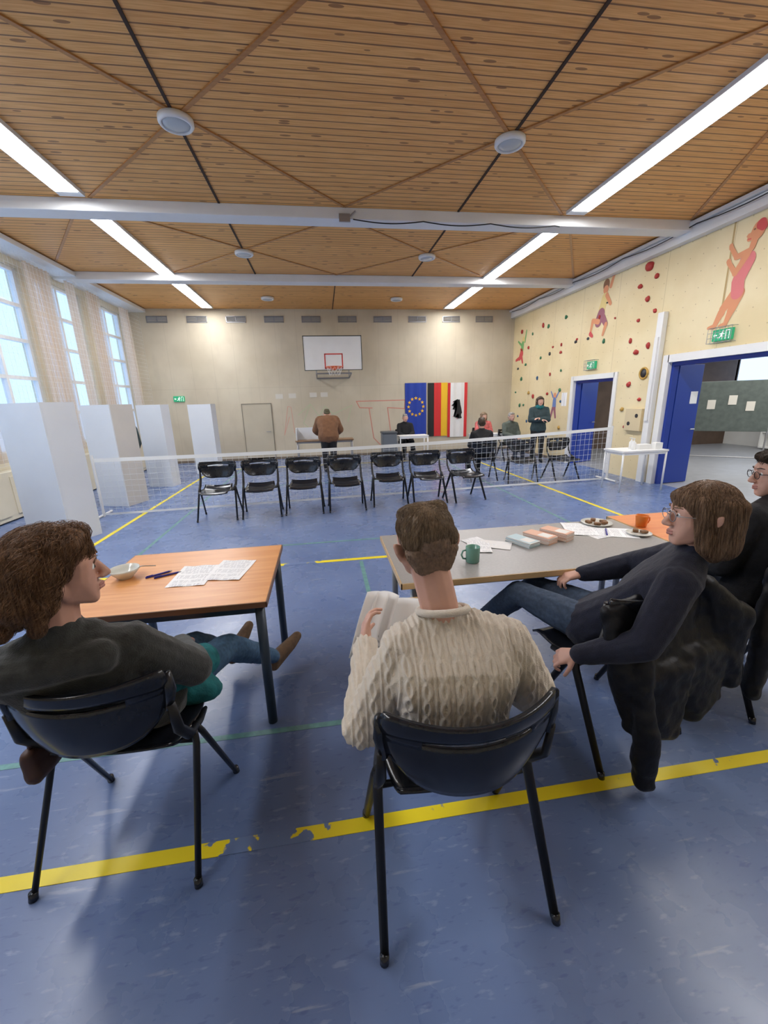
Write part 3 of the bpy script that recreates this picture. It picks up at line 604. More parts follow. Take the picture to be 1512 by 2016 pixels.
sheet("document","printed paper document lying on orange table","paper",PRINT,.21,.297,(-.60,2.37,ZT+.001),math.radians(-10),.004,"documents on the small table")
BLUEP=mat("pen_blue",(.03,.03,.28),.3)
def pen(x,y,a): O("pen","blue ballpoint pen lying on orange table","pen",[BLUEP,METAL],lambda b:(cyl(b,(-.07,0,.006),(.06,0,.006),.0055,seg=10),cyl(b,(.06,0,.006),(.075,0,.006),.0055,.0015,seg=10,mi=1),bx(b,(-.065,-.0015,.011),(-.03,.0015,.014))),(x,y,ZT),math.radians(a),group="blue pens")
pen(-1.01,2.38,35); pen(-.955,2.36,28)
t=T("bowl","white ceramic bowl with spoon on orange table","bowl",(-1.19,2.38,ZT))
P("dish",t,mat("ceramic_white",(.68,.68,.62),.15),lambda b:lathe(b,[(.035,0),(.04,.006),(.075,.045),(.08,.06),(.076,.06),(.068,.04),(.03,.012),(.005,.01)]),True)
P("spoon",t,METAL,lambda b:(tube(b,[(.02,0,.02),(.09,.01,.062),(.16,.03,.05)],.003,6),sph(b,(.02,0,.02),(.02,.014,.005))),True)
t=T("mug","pale green ceramic mug on grey table","mug",(.84,2.19,ZT)); MG=mat("mug_green",(.18,.38,.30),.2)
P("cup",t,MG,lambda b:lathe(b,[(.034,0),(.040,.004),(.043,.095),(.0425,.098),(.039,.096),(.036,.012),(.004,.01)]),True)
P("handle",t,MG,lambda b:tube(b,[(-.04,0,.078),(-.062,0,.075),(-.07,0,.05),(-.06,0,.027),(-.038,0,.022)],.0055,8),True)
t=T("mug","orange ceramic cup on grey table","mug",(2.29,2.58,ZT)); MO=mat("mug_orange",(.72,.20,.03),.25)
P("cup",t,MO,lambda b:lathe(b,[(.03,0),(.036,.004),(.044,.085),(.043,.087),(.040,.085),(.034,.012),(.004,.01)]),True)
P("handle",t,MO,lambda b:tube(b,[(.04,0,.07),(.062,0,.066),(.066,0,.045),(.055,0,.025),(.037,0,.02)],.005,8),True)
CAKE=mat("cake_brown",(.22,.11,.05),.7,var=.5,vs=40,bump=.5)
for (x,y,r) in ((2.14,2.42,.08),(2.02,2.71,.11)):
    t=T("plate","white plate with pieces of brown cake on table","plate",(x,y,ZT),group="cake plates")
    P("dish",t,mat("ceramic_white",(.68,.68,.62),.15),lambda b:lathe(b,[(r*.6,0),(r*.65,.003),(r,.014),(r,.017),(r*.62,.007),(.004,.006)]),True)
    for k in range(5 if r>.1 else 2):
        P("cake_slice",t,CAKE,lambda b:box(b,(math.cos(k*1.4)*r*.5,math.sin(k*1.4)*r*.5,.018),(.045,.035,.02),Matrix.Rotation(k*.9,3,'Z'),.006),True)
def stack(x,y,a,m,nn,lab):
    def fn(b):
        for k in range(nn):
            box(b,(random.uniform(-.003,.003),random.uniform(-.003,.003),.0022+k*.0042),(.10,.20,.0036),Matrix.Rotation(random.uniform(-.03,.03),3,'Z'),0,k%2)
        bx(b,(-.048,-.095,nn*.0042),(.048,.095,nn*.0042+.0006),0); bx(b,(-.035,-.08,nn*.0042+.0006),(.035,.0,nn*.0042+.001),1)
    O("envelope_stack",lab,"stack of paper",[m,mat("ballot_white",(.80,.78,.74),.6)],fn,(x,y,ZT),math.radians(a),group="ballot stacks")
ST1=mat("env_blue",(.50,.64,.68),.6); ST2=mat("env_orange",(.78,.46,.32),.6); ST3=mat("env_white",(.80,.78,.76),.6)
stack(1.28,2.43,24,ST1,8,"stack of pale blue envelopes on grey table"); stack(1.42,2.46,28,ST2,11,"stack of salmon orange envelopes on grey table"); stack(1.56,2.49,30,ST2,13,"stack of salmon orange envelopes on grey table")
for k,(x,y,a) in enumerate(((1.0,2.50,20),(1.09,2.44,60),(.97,2.42,-15))): sheet("ballot_paper","loose white and grey ballot papers on grey table","paper",ST3 if k%2 else PRINTB,.15,.21,(x,y,ZT+.002*k),math.radians(a),.003,"loose ballot papers")
for k,(x,y,a) in enumerate(((1.88,2.56,12),(2.0,2.50,65),(1.82,2.62,-20))): sheet("ballot_paper","loose printed white papers beside cake plate","paper",PRINTB,.21,.297,(x,y,ZT+.001*k),math.radians(a),.002,"loose papers by cake")
O("pen","blue ballpoint pen lying on papers","pen",[BLUEP,METAL],lambda b:cyl(b,(-.07,0,.010),(.07,0,.010),.0055),(1.95,2.5,ZT),1.)
for x,y in ((5.55,6.75),(5.48,6.6)):
    t=T("pump_bottle","white pump bottle of disinfectant on side table","bottle",(x,y,.74),group="disinfectant bottles")
    P("bottle_body",t,WHITE,lambda b:lathe(b,[(.035,0),(.037,.01),(.037,.12),(.015,.145),(.013,.16)]),True); P("pump",t,WHITE,lambda b:(cyl(b,(0,0,.16),(0,0,.195),.006),bx(b,(-.04,-.008,.19),(.012,.008,.2))))
O("tissue_box","white cardboard box on side table","box",WHITE,lambda b:bx(b,(-.12,-.07,0),(.12,.07,.08),0,.004),(5.74,6.7,.74))
O("tissue_box","white cardboard box on side table","box",WHITE,lambda b:bx(b,(-.07,-.05,0),(.07,.05,.11),0,.004),(5.95,6.6,.74))
t=T("ballot_box","grey ballot bin standing beside white desk","ballot box",(1.82,11.5,0)); P("bin_body",t,mat("bin_grey",(.14,.16,.18),.5),lambda b:bx(b,(-.2,-.2,0),(.2,.2,.82),0,.02)); P("lid",t,mat("bin_lid",(.08,.09,.1),.5),lambda b:bx(b,(-.215,-.215,.82),(.215,.215,.88),0,.015))
O("partition_screen","white cardboard privacy screen on wooden desk","screen",BOARD,lambda b:(bx(b,(-.3,.1,0),(.3,.12,.32)),bx(b,(-.3,-.2,0),(-.28,.1,.32)),bx(b,(.28,-.2,0),(.3,.1,.32))),(-.42,11.3,.75))
sheet("document","white papers lying on white desk","paper",PRINTB,.25,.3,(2.45,11.6,.74),.2); sheet("document","white papers lying on white desk","paper",PRINTB,.3,.3,(4.5,11.15,.74),.3)

# ------------------------------------------------------------------ people
def hand_h(bm,w,d,n,s,curl=.5,k=1.,pad=0):
    d=d.normalized(); n=(n-d*n.dot(d)).normalized(); sd=d.cross(n)*s
    hull(bm,[(w,.026*k),(w+d*.03*k+sd*.018*k,.017*k),(w+d*.03*k-sd*.018*k,.016*k),(w+d*.082*k+sd*.03*k,.0125*k),(w+d*.078*k-sd*.03*k,.0115*k),(w+d*.086*k,.013*k)])
    for i,(ln,off) in enumerate(((.042,.033),(.047,.011),(.043,-.011),(.034,-.032))):
        p=w+d*(.084-(.006 if i==3 else 0))*k+sd*off*k; a=curl*.55; sp=sd*(off*1.6)
        for j,(q,r) in enumerate(((1,.0092),(.62,.0086),(.5,.0078))):
            dr=(d*math.cos(a)+n*math.sin(a)+sp*(.6 if j==0 else .2)).normalized(); e=p+dr*ln*q*k
            hull(bm,[(p,r*k),(e,(r-.0006)*k)]); p=e; a+=curl*(.9 if j==0 else .7)
    p=w+d*.028*k+sd*.026*k
    for q,r,dr in ((.04,.0125,d*.55+sd*.75+n*.35),(.032,.0105,d*.8+sd*.35+n*(.3+curl*.4)),(.024,.0092,d*.8+sd*.05+n*(.3+curl*.6))):
        e=p+dr.normalized()*q*k; hull(bm,[(p,r*k),(e,(r-.001)*k)]); p=e
def torso(bm,J,g,pad,hem=0.):
    hv=(J['hr']-J['hl']).normalized(); rv=(J['sr']-J['sl']).normalized()
    a=[(J['hl'],.098*g+pad),(J['hr'],.098*g+pad)]; w=J['waist']; rb=J['ribs']
    b=[(w-hv*.06*g,.088*g+pad),(w+hv*.06*g,.088*g+pad)]; c=[(rb-rv*.08*g,.098*g+pad),(rb+rv*.08*g,.098*g+pad)]
    d=[(J['sl'].lerp(J['sr'],.1),.06*g+pad),(J['sr'].lerp(J['sl'],.1),.06*g+pad)]
    hull(bm,a+b); hull(bm,b+c); hull(bm,c+d); hull(bm,d+[(J['neck'],.045+pad*.4)])
def arms(bm,J,g,pad,cuff=1.):
    for s in 'lr':
        sh,el,wr_=J['s'+s],J['e'+s],J['w'+s]; e2=el.lerp(wr_,cuff)
        hull(bm,[(sh,.055*g+pad),(el,.042*g+pad)]); hull(bm,[(el,.042*g+pad),(el.lerp(wr_,.3),.042*g+pad),(e2,.027+pad*.75)])
def legs(bm,J,g,pad,cuff=1.):
    for s in 'lr':
        h,k,a=J['h'+s],J['k'+s],J['a'+s]
        hull(bm,[(h,.092*g+pad),(k,.057*g+pad)]); c=k.lerp(a,.3)
        hull(bm,[(k,.057*g+pad),(c,.056*g+pad)]); hull(bm,[(c,.056*g+pad),(k.lerp(a,cuff),.036*g+pad)])
def J_down(a,toe):
    d=(toe-a).normalized(); z=V((0,0,-1)); return (z-d*z.dot(d)).normalized()
def foot(bm,a,toe,pad):
    d=(toe-a); d.normalize(); dn=J_down(a,toe)
    heel=a+dn*.045-d*.03; hull(bm,[(a,.036+pad),(heel,.03+pad),(toe,.026+pad),(a.lerp(toe,.65)+dn*.012,.036+pad)])
def wrinkle(amp,sc=9.):
    return lambda p,n: amp*(noise.noise(p*sc)+.6*abs(noise.noise(p*sc*2.3+V((5,5,5))))-.2)
def knit(p,n):
    # cables: twisted pairs of strands with narrow rib columns between
    u=p.x/.050; k=math.floor(u); fu=u-k-.5; vv=p.z/.105+(k%2)*.5
    a=.19*math.sin(2*math.pi*vv); h=max(math.exp(-((fu-a)/.115)**2),math.exp(-((fu+a)/.115)**2))
    if abs(fu)>.40: h=max(h,.7*math.exp(-((abs(fu)-.485)/.035)**2))
    return .0075*h-.002+.010*noise.noise(p*5)
def strands(hair,n,length,flow,r=.0009,off=.002,seg=6):
    me=hair.data; bvh=BVHTree.FromPolygons([v.co for v in me.vertices],[p.vertices for p in me.polygons])
    bm=bmesh.new(); bm.from_mesh(me); rnd=random.Random(5); vs=[(v.co.copy(),v.normal.copy()) for v in me.vertices]
    for i in range(n):
        p,nn=rnd.choice(vs); ph=rnd.random()*6.28; L=length*rnd.uniform(.6,1.2); pts=[]; lift=off*rnd.uniform(.2,1.6)
        for s in range(seg+1):
            pts.append(p+nn*lift*(1+.3*s/seg)); d=flow(p,nn,ph,s/seg); d=(d-nn*d.dot(nn)); 
            if d.length<1e-4: break
            q=p+d.normalized()*L/seg; c,n2,_,_=bvh.find_nearest(q)
            if c is None: break
            p=c; nn=n2
        if len(pts)>2: tube(bm,pts,[r*(1-.7*k/len(pts)) for k in range(len(pts))],3)
    bm.to_mesh(me); bm.free()
    for p in me.polygons: p.use_smooth=True
def person(label,J,c):
    base=V(((J['hl'].x+J['hr'].x)/2,(J['hl'].y+J['hr'].y)/2,0))
    J={k:((v-base) if isinstance(v,Vector) and k not in('f','up','hnl','hnr','hdl','hdr') else v) for k,v in J.items()}
    t=T("person",label,"person",base); g=c.get('g',1.); vox=c.get('vox',.005)
    f=J['f'].normalized(); up=J.get('up',V((0,0,1))); X=f.cross(up).normalized(); Z=X.cross(f).normalized(); R=Matrix((X,f,Z)).transposed(); hc=J['head']; ks=c.get('hs',1.)
    hp=lambda x,y,z: hc+R@(V((x,y,z))*ks)
    hh=lambda b,sp: hull(b,[(p,r*ks) for p,r in sp])
    bm=bmesh.new(); torso(bm,J,g*.95,0); arms(bm,J,g*.95,0); legs(bm,J,g*.95,0)
    for s in 'lr': foot(bm,J['a'+s],J['t'+s],-.004)
    hull(bm,[(J['neck'],.058*c.get('nk',1.)),(hp(0,-.022,-.05),.052*ks*c.get('nk',1.))])
    sph(bm,hp(0,-.012,.035),tuple(q*ks for q in(.073,.093,.080)),R,3)
    hh(bm,[(hp(sx*.036,.045,.03),.032) for sx in(-1,1)]+[(hp(sx*.042,.042,-.02),.026) for sx in(-1,1)]+[(hp(sx*.04,.012,-.06),.022) for sx in(-1,1)]+[(hp(sx*.012,.062,-.088),.017) for sx in(-1,1)])
    hh(bm,[(hp(sx*.055,-.01,-.03),.022) for sx in(-1,1)]+[(hp(sx*.04,.012,-.06),.02) for sx in(-1,1)])
    hh(bm,[(hp(0,.083,.014),.009),(hp(0,.104,-.022),.0115)]); hh(bm,[(hp(-.012,.092,-.026),.0085),(hp(.012,.092,-.026),.0085),(hp(0,.104,-.023),.010)])
    for z in (-.050,-.060): hh(bm,[(hp(-.018,.078,z),.0055),(hp(0,.086,z),.0075),(hp(.018,.078,z),.0055)])
    hh(bm,[(hp(-.048,.062,.036),.009),(hp(-.014,.078,.036),.010)]); hh(bm,[(hp(.048,.062,.036),.009),(hp(.014,.078,.036),.010)])
    for sx in(-1,1):
        hh(bm,[(hp(sx*.076,-.008,.010),.008),(hp(sx*.095,-.026,.022),.007),(hp(sx*.092,-.028,.0),.006),(hp(sx*.077,-.008,-.026),.007)])
    for s,sg in(('l',-1),('r',1)):
        hd=J.get('hd'+s,(J['w'+s]-J['e'+s])); hn=J.get('hn'+s,V((0,0,-1))); hand_h(bm,J['w'+s],hd,hn,-sg,c.get('curl',.5),1.)
    remesh("body",bm,c.get('skin',SKIN),t,vox,2)
    for sx in(-1,1):
        P("eye",t,[EYEW,EYEI],lambda b:(sph(b,hp(sx*.031,.0685,.012),.0125*ks,None,2),sph(b,hp(sx*.031,.0765,.012),.0062*ks,None,2,1)),True)
        P("eyebrow",t,c['hm'],lambda b:tube(b,[hp(sx*.015,.0885,.037),hp(sx*.033,.083,.042),hp(sx*.048,.071,.038)],[.0025*ks,.003*ks,.0015*ks],6,flat=.6),True)
    P("lips",t,LIPS,lambda b:[hh(b,[(hp(-.016,.0815,z),.0045),(hp(0,.0885,z),.0065),(hp(.016,.0815,z),.0045)]) for z in(-.051,-.060)],True)
    pad=c.get('pad',.016); cv=max(.007,vox*1.2)
    bm=bmesh.new(); torso(bm,J,g,pad); arms(bm,J,g,pad,c.get('cuff',.97))
    if not c.get('collar'): hull(bm,[(J['neck'],.056+pad*.5),(J['neck'].lerp(hc,.12),.054+pad*.5)])
    for ex in c.get('topx',[]): hull(bm,[(p-base,r) for p,r in ex])
    remesh(c.get('topn',"sweater"),bm,c['top'],t,c.get('topvox',cv),3,c.get('topd',wrinkle(.006)))
    if c.get('collar'):
        ax=(V((0,.35,1))).normalized(); cc=J['neck']+V((0,-.004,.034)); a1=V((1,0,0)); a2=ax.cross(a1).normalized()
        P("collar",t,c['top'],lambda b:tube(b,[cc+(a1*math.cos(k*.1309)*.078+a2*math.sin(k*.1309)*.074)*(1+(.02 if k%2 else 0)) for k in range(48)],.0125,8,closed=True),True)
    bm=bmesh.new(); hull(bm,[(J['hl'],.104*g),(J['hr'],.104*g),(J['waist'],.09*g)]); legs(bm,J,g,.012,.93)
    remesh("trousers",bm,c['trs'],t,cv,3,wrinkle(.006,11))
    for s in 'lr':
        bm=bmesh.new(); foot(bm,J['a'+s],J['t'+s],.006)
        if c.get('boot'): hull(bm,[(J['a'+s],.042),(J['a'+s].lerp(J['k'+s],.22),.045)])
        remesh("shoe",bm,c.get('shoe',BLK),t,cv,2)
    st=c.get('hair','short'); bm=bmesh.new()
    if st=='short':
        if c.get('fade'):
            b2=bmesh.new(); sph(b2,hp(0,-.016,.030),tuple(q*ks for q in(.0765,.093,.074)),R,3)
            hh(b2,[(hp(sx*.044,-.056,.0),.034) for sx in(-1,1)]+[(hp(sx*.034,-.060,-.045),.022) for sx in(-1,1)])
            fo=remesh("hair_fade",b2,c['fade'],t,.004,5,lambda p,n:.0006*noise.noise(p*240))
            cr0=hp(0,-.06,.12); strands(fo,2600,.008,lambda p,nn,ph,s:(p-cr0).normalized()+V((0,0,-.5))+V((math.sin(ph),math.cos(ph),0))*.3,.0006,.0008,2)
            sph(bm,hp(0,-.018,.060),tuple(q*ks for q in(.0795,.093,.070)),R,3)
            hh(bm,[(hp(sx*.042,-.055,.035),.038) for sx in(-1,1)])
        else:
            sph(bm,hp(0,-.020,.048),tuple(q*ks for q in(.080,.094,.080)),R,3)
            hh(bm,[(hp(sx*.045,-.060,.01),.034) for sx in(-1,1)]+[(hp(sx*.030,-.074,-.028),.020) for sx in(-1,1)])
            for sx in (-1,1): hh(bm,[(hp(sx*.068,.0,.03),.012),(hp(sx*.068,.014,.005),.007),(hp(sx*.06,-.04,.01),.018)])
        hh(bm,[(hp(sx*.036,.055,.088),.022) for sx in(-1,1)]+[(hp(sx*.040,-.03,.106),.026) for sx in(-1,1)])
    elif st=='bob':
        L_=.125
        sph(bm,hp(0,-.022,.046),tuple(q*ks for q in(.088,.102,.088)),R,3)
        for sx in(-1,1):
            hh(bm,[(hp(sx*.062,.022,.06),.030),(hp(sx*.078,.004,-.02),.022),(hp(sx*.080,.006,-L_+.04),.022),(hp(sx*.070,-.03,-L_+.01),.026)])
            hh(bm,[(hp(sx*.058,-.05,.05),.044),(hp(sx*.062,-.06,-L_+.035),.042),(hp(sx*.03,-.085,-L_+.03),.04),(hp(sx*.03,-.085,.04),.044)])
            hh(bm,[(hp(sx*.015,.066,.080),.017),(hp(sx*.045,.058,.07),.017),(hp(sx*.062,.045,.03),.012),(hp(0,0,.115),.02)])
        hh(bm,[(hp(sx*.03,-.085,.04),.044) for sx in(-1,1)]+[(hp(sx*.03,-.085,-L_+.04),.038) for sx in(-1,1)])
    else:
        sph(bm,hp(0,-.026,.050),tuple(q*ks for q in(.088,.104,.084)),R,3)
        for sx in(-1,1):
            hh(bm,[(hp(sx*.068,-.006,.055),.026),(hp(sx*.080,-.024,.0),.018),(hp(sx*.078,-.030,-.06),.018),(hp(sx*.07,-.055,-.08),.024)])
            hh(bm,[(hp(sx*.06,-.060,.05),.046),(hp(sx*.068,-.085,-.05),.044),(hp(sx*.05,-.115,-.085),.032),(hp(sx*.03,-.10,.03),.046)])
            hh(bm,[(hp(sx*.02,.048,.100),.024),(hp(sx*.05,.036,.085),.022),(hp(sx*.066,.016,.05),.016),(hp(0,-.02,.12),.022)])
        for a_,b__ in (((.06,-.10,-.06),(.075,-.13,-.11)),((.0,-.12,-.05),(.01,-.15,-.12)),((-.06,-.10,-.06),(-.07,-.12,-.12)),((.08,-.05,-.05),(.085,-.06,-.115)),((-.08,-.05,-.05),(-.08,-.06,-.12))):
            hh(bm,[(hp(*a_),.03),(hp(*b__),.014)])
        hh(bm,[(hp(sx*.03,-.10,.03),.046) for sx in(-1,1)]+[(hp(sx*.03,-.12,-.08),.034) for sx in(-1,1)])
    wave=.013 if st=='wavy' else (.004 if st=='bob' else .002)
    fine=.0012
    ho=remesh("hair",bm,c['hm'],t,max(.004,vox*.8),3,lambda p,n: fine*noise.noise(V((p.x*150,p.y*150,p.z*22)))+wave*noise.noise(V((p.x*24,p.y*24,p.z*20))))
    if vox<.007:
        dn=V((0,0,-1)); cr=hp(0,-.05,.12)
        if st=='short':
            fl=lambda p,nn,ph,s: ((p-cr).normalized()*1.0+dn*.25+V((math.sin(ph),math.cos(ph),0))*.45)
            strands(ho,6500,.018*ks,fl,.0006,.0022,3)
        elif st=='bob':
            fl=lambda p,nn,ph,s: dn+(p-hp(0,-.02,p.z)).normalized()*.05-f*.12+V((math.sin(ph),math.cos(ph),0))*.10
            strands(ho,8000,.11*ks,fl,.0006,.003,7)
        else:
            fl=lambda p,nn,ph,s: dn*(1.0)-f*.85+V((math.sin(ph*.6+s*6+p.z*50),math.cos(ph*.6+s*5+p.z*50),math.sin(p.x*50+s*3)*.5))*.75
            strands(ho,9000,.085*ks,fl,.0007,.008,9)
    if c.get('glasses'):
        def gls(b):
            for sx in(-1,1):
                tube(b,[hp(sx*.033+.023*math.cos(k*.3927),.096-.002*abs(math.cos(k*.39)),.008+.018*math.sin(k*.3927)) for k in range(16)],.0018,6,closed=True)
                tube(b,[hp(sx*.056,.094,.014),hp(sx*.078,.05,.014),hp(sx*.083,-.015,.016)],.0018,6)
            tube(b,[hp(-.011,.098,.012),hp(.011,.098,.012)],.0018,6)
        P("glasses",t,c['glasses'],gls,True)
    return t,base,hp
def fr(x,y,a,pts,s=1.):
    ca,sa=math.cos(a),math.sin(a)
    return {k:V((x+(p[0]*ca-p[1]*sa)*s,y+(p[0]*sa+p[1]*ca)*s,p[2]*s)) for k,p in pts.items()}
SIT=dict(hl=(-.09,.04,.56),hr=(.09,.04,.56),waist=(0,.01,.71),ribs=(0,-.02,.86),sl=(-.175,-.0,.98),sr=(.175,-.0,.98),neck=(0,.01,1.05),head=(0,.04,1.19),kl=(-.12,.46,.53),kr=(.12,.46,.53),al=(-.12,.47,.09),ar=(.12,.47,.09),tl=(-.13,.62,.04),tr=(.13,.62,.04),el=(-.22,.08,.75),er=(.22,.08,.75),wl=(-.08,.29,.69),wr=(.08,.29,.69))
STD=dict(hl=(-.09,0,.90),hr=(.09,0,.90),waist=(0,0,1.07),ribs=(0,-.01,1.24),sl=(-.18,-.01,1.38),sr=(.18,-.01,1.38),neck=(0,0,1.45),head=(0,.03,1.585),kl=(-.1,.02,.49),kr=(.1,.02,.49),al=(-.11,-.02,.09),ar=(.11,-.02,.09),tl=(-.13,.13,.04),tr=(.13,.13,.04),el=(-.25,-.0,1.10),er=(.25,0,1.10),wl=(-.22,.12,.88),wr=(.22,.12,.88))
def pose(basep,x,y,a,f=(0,1,0),s=1.,**kw):
    p=dict(basep); p.update(kw); J=fr(x,y,a,p,s); q=Matrix.Rotation(a,3,'Z')@V(f); J['f']=q; return J
HB=m_hair("hair_brown",(.085,.042,.022),(.26,.14,.07)); HD=m_hair("hair_dark",(.025,.016,.010),(.08,.05,.03)); HS=m_hair("hair_light_brown",(.15,.10,.062),(.33,.24,.15)); HG=m_hair("hair_grey",(.22,.2,.18),(.4,.38,.35))
HC2=m_hair("hair_chestnut",(.13,.075,.045),(.40,.26,.16)); FADE=mat("hair_short_fade",(.22,.145,.095),.7,var=.25,vs=90)
CRM=mat("cream_wool",(.70,.63,.53),.9,var=.05,vs=60,bump=.4,bs=300,sheen=.3); DKC=mat("charcoal_wool",(.035,.037,.034),.95,var=.25,vs=40,bump=.4,bs=200,sheen=.2)
NAVY=mat("navy_knit",(.009,.011,.026),.9,var=.2,vs=40,bump=.3,bs=200,sheen=.1); JEAN=mat("denim_blue",(.05,.11,.19),.85,var=.25,vs=60,bump=.2,bs=300); JEAND=mat("denim_dark",(.02,.028,.05),.85,var=.2,vs=60)
BOOT=mat("brown_suede",(.13,.075,.04),.85,var=.3,vs=30); TEAL=mat("teal_cloth",(.01,.14,.15),.85,var=.25,vs=25,bump=.3,bs=150); BLKC=mat("black_cloth",(.011,.011,.013),.85,var=.3,vs=30,bump=.3,bs=150)
# --- man in cream sweater
J=dict(hl=V((.29,1.19,.56)),hr=V((.47,1.19,.56)),waist=V((.375,1.10,.70)),ribs=V((.366,1.10,.84)),sl=V((.222,1.15,.915)),sr=V((.545,1.12,.915)),neck=V((.350,1.17,1.0)),head=V((.310,1.25,1.23)),
 kl=V((.26,1.62,.55)),kr=V((.52,1.62,.55)),al=V((.26,1.70,.10)),ar=V((.54,1.70,.10)),tl=V((.25,1.86,.04)),tr=V((.56,1.86,.04)),el=V((.070,1.15,.635)),er=V((.655,1.10,.72)),wl=V((.110,1.41,.775)),wr=V((.47,1.42,.72)),
 f=V((-.12,1,-.12)),up=V((-.06,0,1)),hdl=V((.10,.50,.60)),hnl=V((.8,.1,-.1)))
person("man with short hair in cream cable-knit sweater reading papers",J,dict(top=CRM,trs=JEAND,hm=HS,fade=FADE,hair='short',pad=.030,g=1.04,vox=.0045,topvox=.0042,topd=knit,curl=.7,shoe=BLK,hs=1.15,nk=1.1,collar=True))
PW=mat("page_white",(.93,.93,.93),.7)
t=T("booklet","open white printed booklet held in hand","paper",(.12,1.50,.64))
P("page",t,PW,lambda b:surf(b,lambda u,v:(-.075+.10*u+.10*v,.0+.02*math.sin(u*3)+.12*v,.02+.235*v-.02*u+.015*math.sin(v*3)),8,8,.0015),True)
P("page",t,[PW],lambda b:surf(b,lambda u,v:(-.03+.10*u+.10*v,.01+.03*math.sin(u*3)+.12*v,.01+.235*v-.03*u+.02*math.sin(v*3)),8,8,.0015),True)
P("page",t,PRINT,lambda b:surf(b,lambda u,v:(.025+.20*u+.09*v,.02+.02*math.sin(u*3)+.13*v,.0+.20*v-.03*u),8,8,.0015),True)
O("clipboard","wooden clipboard with white paper resting on knees","clipboard",[LTW,PRINTB],lambda b:(box(b,(0,0,0),(.26,.36,.006),Matrix.Rotation(.12,3,'X')),box(b,(0,0,.005),(.23,.32,.002),Matrix.Rotation(.12,3,'X'),0,1)),(.40,1.76,.66))
# --- left person
J=dict(hl=V((-.93,1.52,.56)),hr=V((-.75,1.54,.56)),waist=V((-.86,1.43,.67)),ribs=V((-.87,1.37,.80)),sl=V((-1.04,1.27,.91)),sr=V((-.71,1.36,.905)),neck=V((-.875,1.30,.99)),head=V((-.850,1.33,1.205)),
 kl=V((-.74,2.0,.50)),kr=V((-.56,1.94,.50)),al=V((-.68,2.46,.15)),ar=V((-.40,2.38,.12)),tl=V((-.60,2.64,.22)),tr=V((-.27,2.54,.16)),el=V((-1.10,1.47,.68)),er=V((-.58,1.52,.68)),wl=V((-.86,1.72,.65)),wr=V((-.72,1.78,.64)),
 f=V((.90,.42,-.03)),up=V((-.08,-.05,1)))
person("person with wavy brown hair in charcoal cardigan, jeans, brown boots",J,dict(top=DKC,topn="cardigan",trs=JEAN,hm=HB,hair='wavy',pad=.03,vox=.005,boot=True,shoe=BOOT,skin=SKIN2,hs=1.13,
  topx=[[(V((-.94,1.29,.98)),.055),(V((-.81,1.34,.98)),.055),(V((-.86,1.36,.93)),.08)],[(V((-1.0,1.22,.93)),.06),(V((-.76,1.27,.93)),.06)]]))
bm=bmesh.new(); hull(bm,[(V((-.71,1.62,.60)),.09),(V((-.62,1.76,.56)),.075),(V((-.69,1.52,.64)),.07)]); hull(bm,[(V((-.67,1.62,.54)),.09),(V((-.58,1.64,.49)),.06)])
o=remesh("scarf",bm,TEAL,None,.007,4,wrinkle(.009,13)); o["label"]="rounded teal cloth bundle lying on lap"; o["category"]="scarf"
LEA=mat("leather_brown",(.055,.022,.014),.5,var=.2,vs=12)
bm=bmesh.new(); hull(bm,[(V((-1.13,1.36,.50)),.025),(V((-1.11,1.52,.50)),.025),(V((-1.12,1.36,.42)),.035),(V((-1.10,1.52,.42)),.035)])
t=T("handbag","dark brown leather bag hanging at side of chair","bag",(0,0,0)); remesh("bag_body",bm,LEA,t,.006,3,wrinkle(.006,12))
P("strap",t,LEA,lambda b:tube(b,[(-1.13,1.38,.51),(-1.11,1.36,.60),(-1.095,1.34,.72),(-1.10,1.42,.62),(-1.11,1.50,.51)],.007,6,flat=2.),True)
# --- right woman
J=dict(hl=V((1.27,1.68,.57)),hr=V((1.42,1.78,.57)),waist=V((1.42,1.60,.70)),ribs=V((1.49,1.52,.83)),sl=V((1.40,1.34,.94)),sr=V((1.67,1.58,.96)),neck=V((1.55,1.44,1.02)),head=V((1.545,1.44,1.19)),
 kl=V((1.04,1.98,.63)),kr=V((1.20,2.10,.60)),al=V((.92,2.34,.22)),ar=V((1.0,2.48,.12)),tl=V((.84,2.46,.10)),tr=V((.92,2.65,.05)),el=V((1.24,1.29,.71)),er=V((1.64,1.86,.80)),wl=V((1.07,1.45,.58)),wr=V((1.38,1.92,.74)),
 f=V((-.88,.36,.0)),up=V((.10,0,1)),hdl=V((-.5,.5,-.35)),hnl=V((.5,.2,-.7)))
person("woman with brown bob and glasses in navy sweater, turned sideways",J,dict(top=NAVY,trs=mat("denim_slate",(.045,.07,.115),.85,var=.25,vs=60),hm=HC2,hair='bob',pad=.026,vox=.005,glasses=METAL,curl=.9,skin=SKIN,hs=1.18))
# --- man at the edge
J=pose(SIT,2.42,1.80,math.radians(10),f=(-.85,.62,-.1))
for k in J:
    if k in('head','neck','sl','sr','ribs'): J[k]=J[k]+V((0,0,.07))
person("man with short dark hair and glasses in dark sweater",J,dict(top=BLKC,trs=JEAND,hm=HD,hair='short',pad=.025,vox=.006,glasses=BLKM,hs=1.12))
